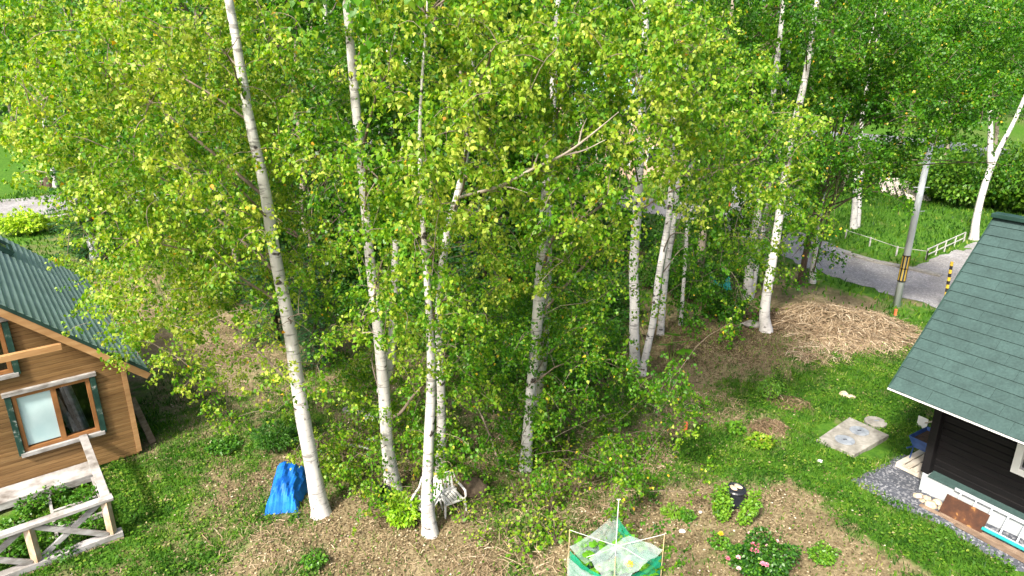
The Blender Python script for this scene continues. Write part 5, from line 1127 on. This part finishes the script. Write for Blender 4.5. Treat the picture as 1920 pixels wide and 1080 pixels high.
# boundary pegs
for (x, y, lab) in [(1285, 808, "orange marker peg in the bare ground below the paired birches"), (1678, 591, "orange marker peg at the foot of the utility pole")]:
    pg = empty("marker_peg", GG(x, y), lab, "peg", "orange boundary pegs"); MB().obox((0, 0, .09), (.032, 0, 0), (0, .032, 0), (0, 0, .10)).build("stake", 'orange', pg, bevel=.005); MB().obox((0, 0, .195), (.038, 0, 0), (0, .038, 0), (0, 0, .012)).build("cap", 'orange', pg, bevel=.005)
# net cage over the vegetable bed
B0, L0, R0 = G(1160, 936, 1.15), G(1068, 993, .95), G(1246, 1001, .95); F0 = L0 + R0 - B0; c0 = (L0 + R0) / 2; c0[2] = hz1(c0)
cage = empty("net_cage", c0, "vegetable bed under white and green netting on thin poles", "net cage")
gB_, gL_, gR_, gF_ = (np.array([p[0] - c0[0], p[1] - c0[1], 0]) for p in (B0, L0, R0, F0))
for p, h in ((gB_, 1.15), (gL_, .95), (gR_, .95), (gF_, .95)): MB().tube([p + [0, 0, -.2], p + [0, 0, h]], .0065, 6).build("pole", 'bamboo', cage)
MB().tube([gL_ + [0, 0, .94], (gL_ + gR_) / 2 + [.15, -.1, .70], gR_ * .6 + gF_ * .4 + [0, 0, .62]], .004, 5).build("string", 'rock_white', cage)
MB().tube([gR_ + [0, 0, .94], (gL_ + gR_) / 2 + [.1, 0, .70], gL_ * .6 + gF_ * .4 + [0, 0, .62]], .004, 5).build("string", 'rock_white', cage)
MB().tube([gB_ + [0, 0, 1.13], (gB_ + gF_) / 2 + [0, 0, .70], gF_ + [0, 0, .6]], .006, 5).build("string", 'rock_white', cage)
MB().tube([gB_ + [-.03, 0, 1.14], gB_ + [.03, 0, 1.14]], .01, 5).build("pole_cap", 'rock_white', cage)
def net(name, m, fn, nu=22, nv=18):
    b = MB()
    for j in range(nv):
        for i in range(nu): b.v.append(tuple(fn(i / (nu - 1), j / (nv - 1))))
    for j in range(nv - 1):
        for i in range(nu - 1):
            a = j * nu + i; b.f.append((a, a + 1, a + nu + 1, a + nu))
    return b.build(name, m, cage, smooth=True)
def wr(u, v, s_, k): return (float(fbm(u * 2 + s_, v * 2 + s_, .35, s_)) - .5) * k
def wall_fn(p, q, h0p, h0q, h1, s_, inward=0.0):
    def fn(u, v):
        base = p + (q - p) * u; top = h0p + (h0q - h0p) * u - .10 * math.sin(math.pi * u); inn = -base * inward * v
        return base + inn + np.array([0, 0, top * (1 - v) + h1 * v]) + np.array([wr(u, v, s_, .07), wr(u, v, s_ + 3, .07), 0]) * math.sin(math.pi * min(1, u * 1.0))
    return fn
net("green_net", 'net_green', wall_fn(gB_ * .97, gR_ * .97, .80, .50, .02, 5)); net("green_net", 'net_green', wall_fn(gL_ * .97, gB_ * .97, .45, .60, .02, 6))
net("green_net", 'net_green', wall_fn(gL_ * .98, gF_ * .98, .55, .5, .02, 7)); net("green_net", 'net_green', wall_fn(gR_ * .98, gF_ * .98, .55, .5, .02, 8))
net("white_net", 'net_white', wall_fn(gB_, gL_, .98, .62, .30, 9, .35))
def top_sheet(u, v):
    a = gB_ * .32 + gF_ * .10 + (gL_ - gR_) * .05; p = gL_ * (1 - u) + gR_ * u; q = gF_ * 1.02
    edge = (gL_ * .55 + gF_ * .45) * (1 - u) + gR_ * 1.0 * u; start = edge + gB_ * .45 * math.sin(math.pi * u) ** 1.4 * 1.0
    pos = start * (1 - v) + (q + (gR_ - gL_) * .5 * (u - .5) * .35) * v
    return pos + np.array([0, 0, .60 - .16 * v + .12 * math.sin(math.pi * u) * (1 - v) + wr(u, v, 11, .12) + .05 * abs(math.sin(9 * u + 3 * v))])
net("white_net", 'net_white', top_sheet, 30, 26)
net("white_net", 'net_white', wall_fn(gL_ * 1.02, gF_ * 1.02, .42, .5, .02, 13))
# squash leaves inside
for i in range(46):
    a = R.uniform(0, 6.283); k_ = math.sqrt(R.random()) * .8; u = R.uniform(-1, 1); v = R.uniform(-1, 1); p = (gR_ - gL_) / 2 * u * .8 + (gB_ - gF_) / 2 * v * .8; h = R.uniform(.18, .58); r_ = R.uniform(.06, .12)
    vs = [(p[0], p[1], h)] + [(p[0] + r_ * (1 + .2 * math.cos(5 * t + a)) * math.cos(t), p[1] + r_ * (1 + .2 * math.cos(5 * t + a)) * math.sin(t), h - .03 + R.uniform(-.03, .03)) for t in np.linspace(0, 6.283, 11)[:-1]]
    MB().add(vs, [(0, 1 + j, 1 + (j + 1) % 10) for j in range(10)]).build("squash_leaf", 'big_leaf', cage)
flower(cage, (gR_ * .3 + gF_ * .5) + np.array([0, 0, .56]), .07, .6, 'yellow_petal', "blossom")

# ================================================================== LANE SIDE
pb_ = GG(1680, 574); po = empty("utility_pole", pb_, "grey concrete utility pole with black and yellow guard beside the lane", "pole"); tp = D(1752, 237, pb_[1]) - pb_
ptop = tp * 1.0; sh = MB().tube([(0, 0, -.3), tp * .5, ptop], [.115, .10, .085], 16).build("shaft", 'pole', po, smooth=True)
g0, g1 = .90, 1.75; ax = tp / tp[2]
def pr(z): return .112 - .03 * z / tp[2]
for gz in (g0, (g0 + g1) / 2, g1): MB().lathe([(pr(gz) + .012, -.03), (pr(gz) + .02, 0), (pr(gz) + .012, .03)], c=ax * gz, k=18).build("guard_band", 'black_paint', po)
for i in range(14):
    a = i / 14 * 6.283; o_ = np.array([math.cos(a), math.sin(a), 0]) * (pr(1.3) + .010); MB().beam(ax * g0 + o_, ax * g1 + o_, .034, .012, up=o_).build("guard_slat", 'yellow' if i % 2 else 'black_paint', po)
for k_, zf in enumerate((.55, .68, .81, .94)): MB().tube([ax * tp[2] * zf + [-.26, 0, 0], ax * tp[2] * zf + [.26, 0, 0]], .012, 5).build("step_bolt", 'pole', po)
MB().obox(ptop + [0, 0, -.15], (.085, 0, 0), (0, .085, 0), (0, 0, .10)).build("junction_box", 'pole', po, bevel=.02)
gp = GG(1767, 588); gpo = empty("guy_guard", gp, "black and yellow striped guard post beside the shingle roof", "post")
for i in range(14): MB().lathe([(.045, i * .125), (.045, i * .125 + .124)], c=(-.004 * i, 0, 0), k=12).build("stripe", 'yellow' if i % 2 else 'black_paint', gpo)
# low fences
fa = [GG(1585, 447), GG(1630, 462), GG(1680, 480), GG(1736, 488)]; fb = [GG(1736, 488), GG(1770, 472), GG(1806, 455)]
def fence(label, pts, h, m, mid, n_between, rail_r):
    root = empty("low_fence", pts[0], label, "fence", "low garden fences by the lane"); b0 = pts[0]
    for p, q in zip(pts[:-1], pts[1:]):
        for k_ in range(n_between): s_ = p + (q - p) * k_ / n_between - b0; MB().beam(s_ - [0, 0, .1], s_ + [0, 0, h], .05, .05).build("post", m, root)
        for hh_ in mid: MB().beam(p - b0 + [0, 0, hh_], q - b0 + [0, 0, hh_], rail_r, rail_r).build("rail", m, root)
    s_ = pts[-1] - b0; MB().beam(s_ - [0, 0, .1], s_ + [0, 0, h], .05, .05).build("post", m, root)
fence("thin brownish low fence along the lawn edge", fa, .42, 'weathered', (.38,), 1, .02); fence("short white picket rail running from the fence corner to the forked birch", fb, .50, 'fence_white', (.47, .22), 2, .035)
# boards stacked at the lawn's far edge
for i in range(4):
    p = GG(1668 + i * 16, 358 + i * 5); o = MB().obox((0, 0, .35), (.62, .1, 0), (-.12, .55, .34), (0, -.02, .03)).build("slab", 'slab_pale'); o.location = [float(q) for q in p]; o.rotation_euler[2] = -.35
    tag(o, ["pale board at the start of the stack before the bushes", "second pale board of the stack before the bushes", "third pale board of the stack before the bushes", "pale board nearest the utility pole in the stack"][i], "board", "pale boards stacked before the bushes")
# far side: stumps by the lane
for (x, y, r_, h, lab) in [(94, 352, .30, .75, "tall dark tree stump beside the white trunk across the lane"), (80, 350, .26, .35, "short dark stump left of the tall one")]:
    s_ = empty("tree_stump", GG(x, y), lab, "stump", "stumps across the lane"); MB().tube([(0, 0, -.1), (0, 0, h * .5), (.03, 0, h)], [r_ * 1.15, r_, r_ * .95], 12, jit=.06).build("stump_side", 'brown_bark', s_); MB().lathe([(r_ * .9, 0), (r_ * .88, .02), (.01, .025)], c=(.03, 0, h), k=12).build("cut_face", 'pale_wood', s_)
# white bundle in the weeds behind the metal roof
wbp = GG(182, 488); wbo = empty("white_bundle", wbp, "white sheet bundled on a stake in the weeds beyond the metal roof", "bundle")
MB().tube([(0, 0, 0), (.05, .02, .25), (-.02, 0, .55), (-.12, 0, .85), (-.22, 0, 1.05)], [.24, .28, .2, .17, .06], 10, jit=.18).build("sheet", 'white_wall', wbo, smooth=True); MB().tube([(.1, 0, .6), (.18, 0, .85), (.26, 0, 1.0)], [.12, .13, .03], 8, jit=.2).build("sheet", 'white_wall', wbo, smooth=True)
MB().tube([(0, .05, -.1), (0, .05, 1.0)], .025, 6).build("stake", 'plank', wbo)
# houses seen in glimpses through the crowns
def far_house(label, px, py, Y, w, dep, h, roof_h, wallm, roofm, rz):
    p = D(px, py, Y); p[2] = hz1(p); root = empty("house", p, label, "house", rz=rz); wl_ = MB().box(-w / 2, w / 2, -dep / 2, dep / 2, 0, h).build("wall", wallm, root)
    MB().prism([(-w / 2 - .5, -dep / 2 - .5, h - .1), (-w / 2 - .5, 0, h + roof_h), (-w / 2 - .5, dep / 2 + .5, h - .1), (-w / 2 - .5, dep / 2 + .5, h - .25), (-w / 2 - .5, 0, h + roof_h - .18), (-w / 2 - .5, -dep / 2 - .5, h - .25)], (w + 1, 0, 0)).build("roof", roofm, root)
    for s_ in (-1, 1): MB().prism([(s_ * (w / 2 - .1), -dep / 2 + .02, h - .02), (s_ * (w / 2 - .1), dep / 2 - .02, h - .02), (s_ * (w / 2 - .1), 0, h + roof_h - .22)], (s_ * .1, 0, 0)).build("gable", wallm, root)
    for x in np.arange(-w / 2 + 1.2, w / 2 - .8, 2.4):
        for z in (.9, 3.4, 5.6):
            if z + 1.2 < h:
                wn_ = MB().box(x - .6, x + .6, -dep / 2 - .05, -dep / 2 - .002, z, z + 1.2).build("window", 'white_trim', root); MB().box(x - .5, x + .5, -dep / 2 - .07, -dep / 2 - .052, z + .1, z + 1.1).build("pane", 'glass_dark', wn_)
    MB().box(w / 2 - 2, w / 2 - 1.1, -dep / 2 - .06, -dep / 2 - .003, 0, 2.0).build("door", 'winwood', root)
far_house("pinkish beige house with a blue grey roof glimpsed between the birch crowns", 1150, 300, 49, 9, 7, 4.8, 2.6, 'pink_wall', 'blue_roof', .25)
far_house("white house glimpsed beside the birch crown in the upper part", 715, 300, 60, 8, 7, 7.0, 2.4, 'white_wall', 'grey_roof', -.2)
# parked van behind the birches
def van():
    p = GG(1432, 418); root = empty("parked_van", p, "small white van parked on the lane behind the double birch", "van", rz=.35)
    prof = [(-1.65, .30), (-1.68, .95), (-1.60, 1.78), (-1.35, 1.88), (.75, 1.88), (1.25, 1.15), (1.68, 1.0), (1.72, .32)]
    MB().prism([(x, -.72, z) for x, z in prof], (0, 1.44, 0)).build("body", 'van_white', root, bevel=.06)
    for y_ in (-.732, .724):
        for (x0, x1) in ((-1.4, -.5), (-.38, .55)): MB().box(x0, x1, y_, y_ + .008, 1.12, 1.68).build("side_window", 'glass_dark', root)
        for x in (-1.05, 1.08):
            wv = MB().tube([(x, y_ - .03, .29), (x, y_ + .05, .29)], .29, 18).build("wheel", 'black_rubber', root); MB().tube([(x, y_ - .045, .29), (x, y_ + .065, .29)], .16, 12).build("rim", 'aluminium', wv)
        MB().box(.0, .16, y_ - .006, y_ + .014, .98, 1.02).build("door_handle", 'black_plastic', root)
    MB().add([(.84, -.62, 1.78), (.84, .62, 1.78), (1.24, .66, 1.21), (1.24, -.66, 1.21)], [(0, 3, 2, 1)]).build("windscreen", 'glass_dark', root)
    for y_ in (-.52, .52): MB().obox((1.715, y_, .74), (.02, 0, 0), (0, .13, 0), (0, 0, .08)).build("headlight", 'white_trim', root, bevel=.01)
    for y_ in (-.62, .62): MB().obox((-1.675, y_, .95), (.02, 0, 0), (0, .06, 0), (0, 0, .14)).build("tail_light", 'orange', root, bevel=.01)
    MB().box(1.69, 1.76, -.66, .66, .34, .5).build("bumper", 'black_plastic', root); MB().box(-1.73, -1.66, -.66, .66, .34, .5).build("bumper", 'black_plastic', root)
van()
# blue cloth glimpsed in the undergrowth
bc = GG(1352, 560); bco = empty("blue_sheet", bc, "scrap of blue sheet in the undergrowth behind the bent birch", "sheet"); mb = MB()
for j in range(8):
    for i in range(12): u, v = i / 11, j / 7; mb.v.append((u * .7 - .35, v * .4 + .05 * math.sin(9 * u), .35 + .12 * math.sin(5 * u + 2 * v) + .25 * v))
for j in range(7):
    for i in range(11): a = j * 12 + i; mb.f.append((a, a + 1, a + 13, a + 12))
mb.build("cloth", 'teal_pipe', bco, smooth=True); MB().tube([(-.3, .2, -.05), (-.3, .2, .6)], .02, 5).build("stake", 'plank', bco)
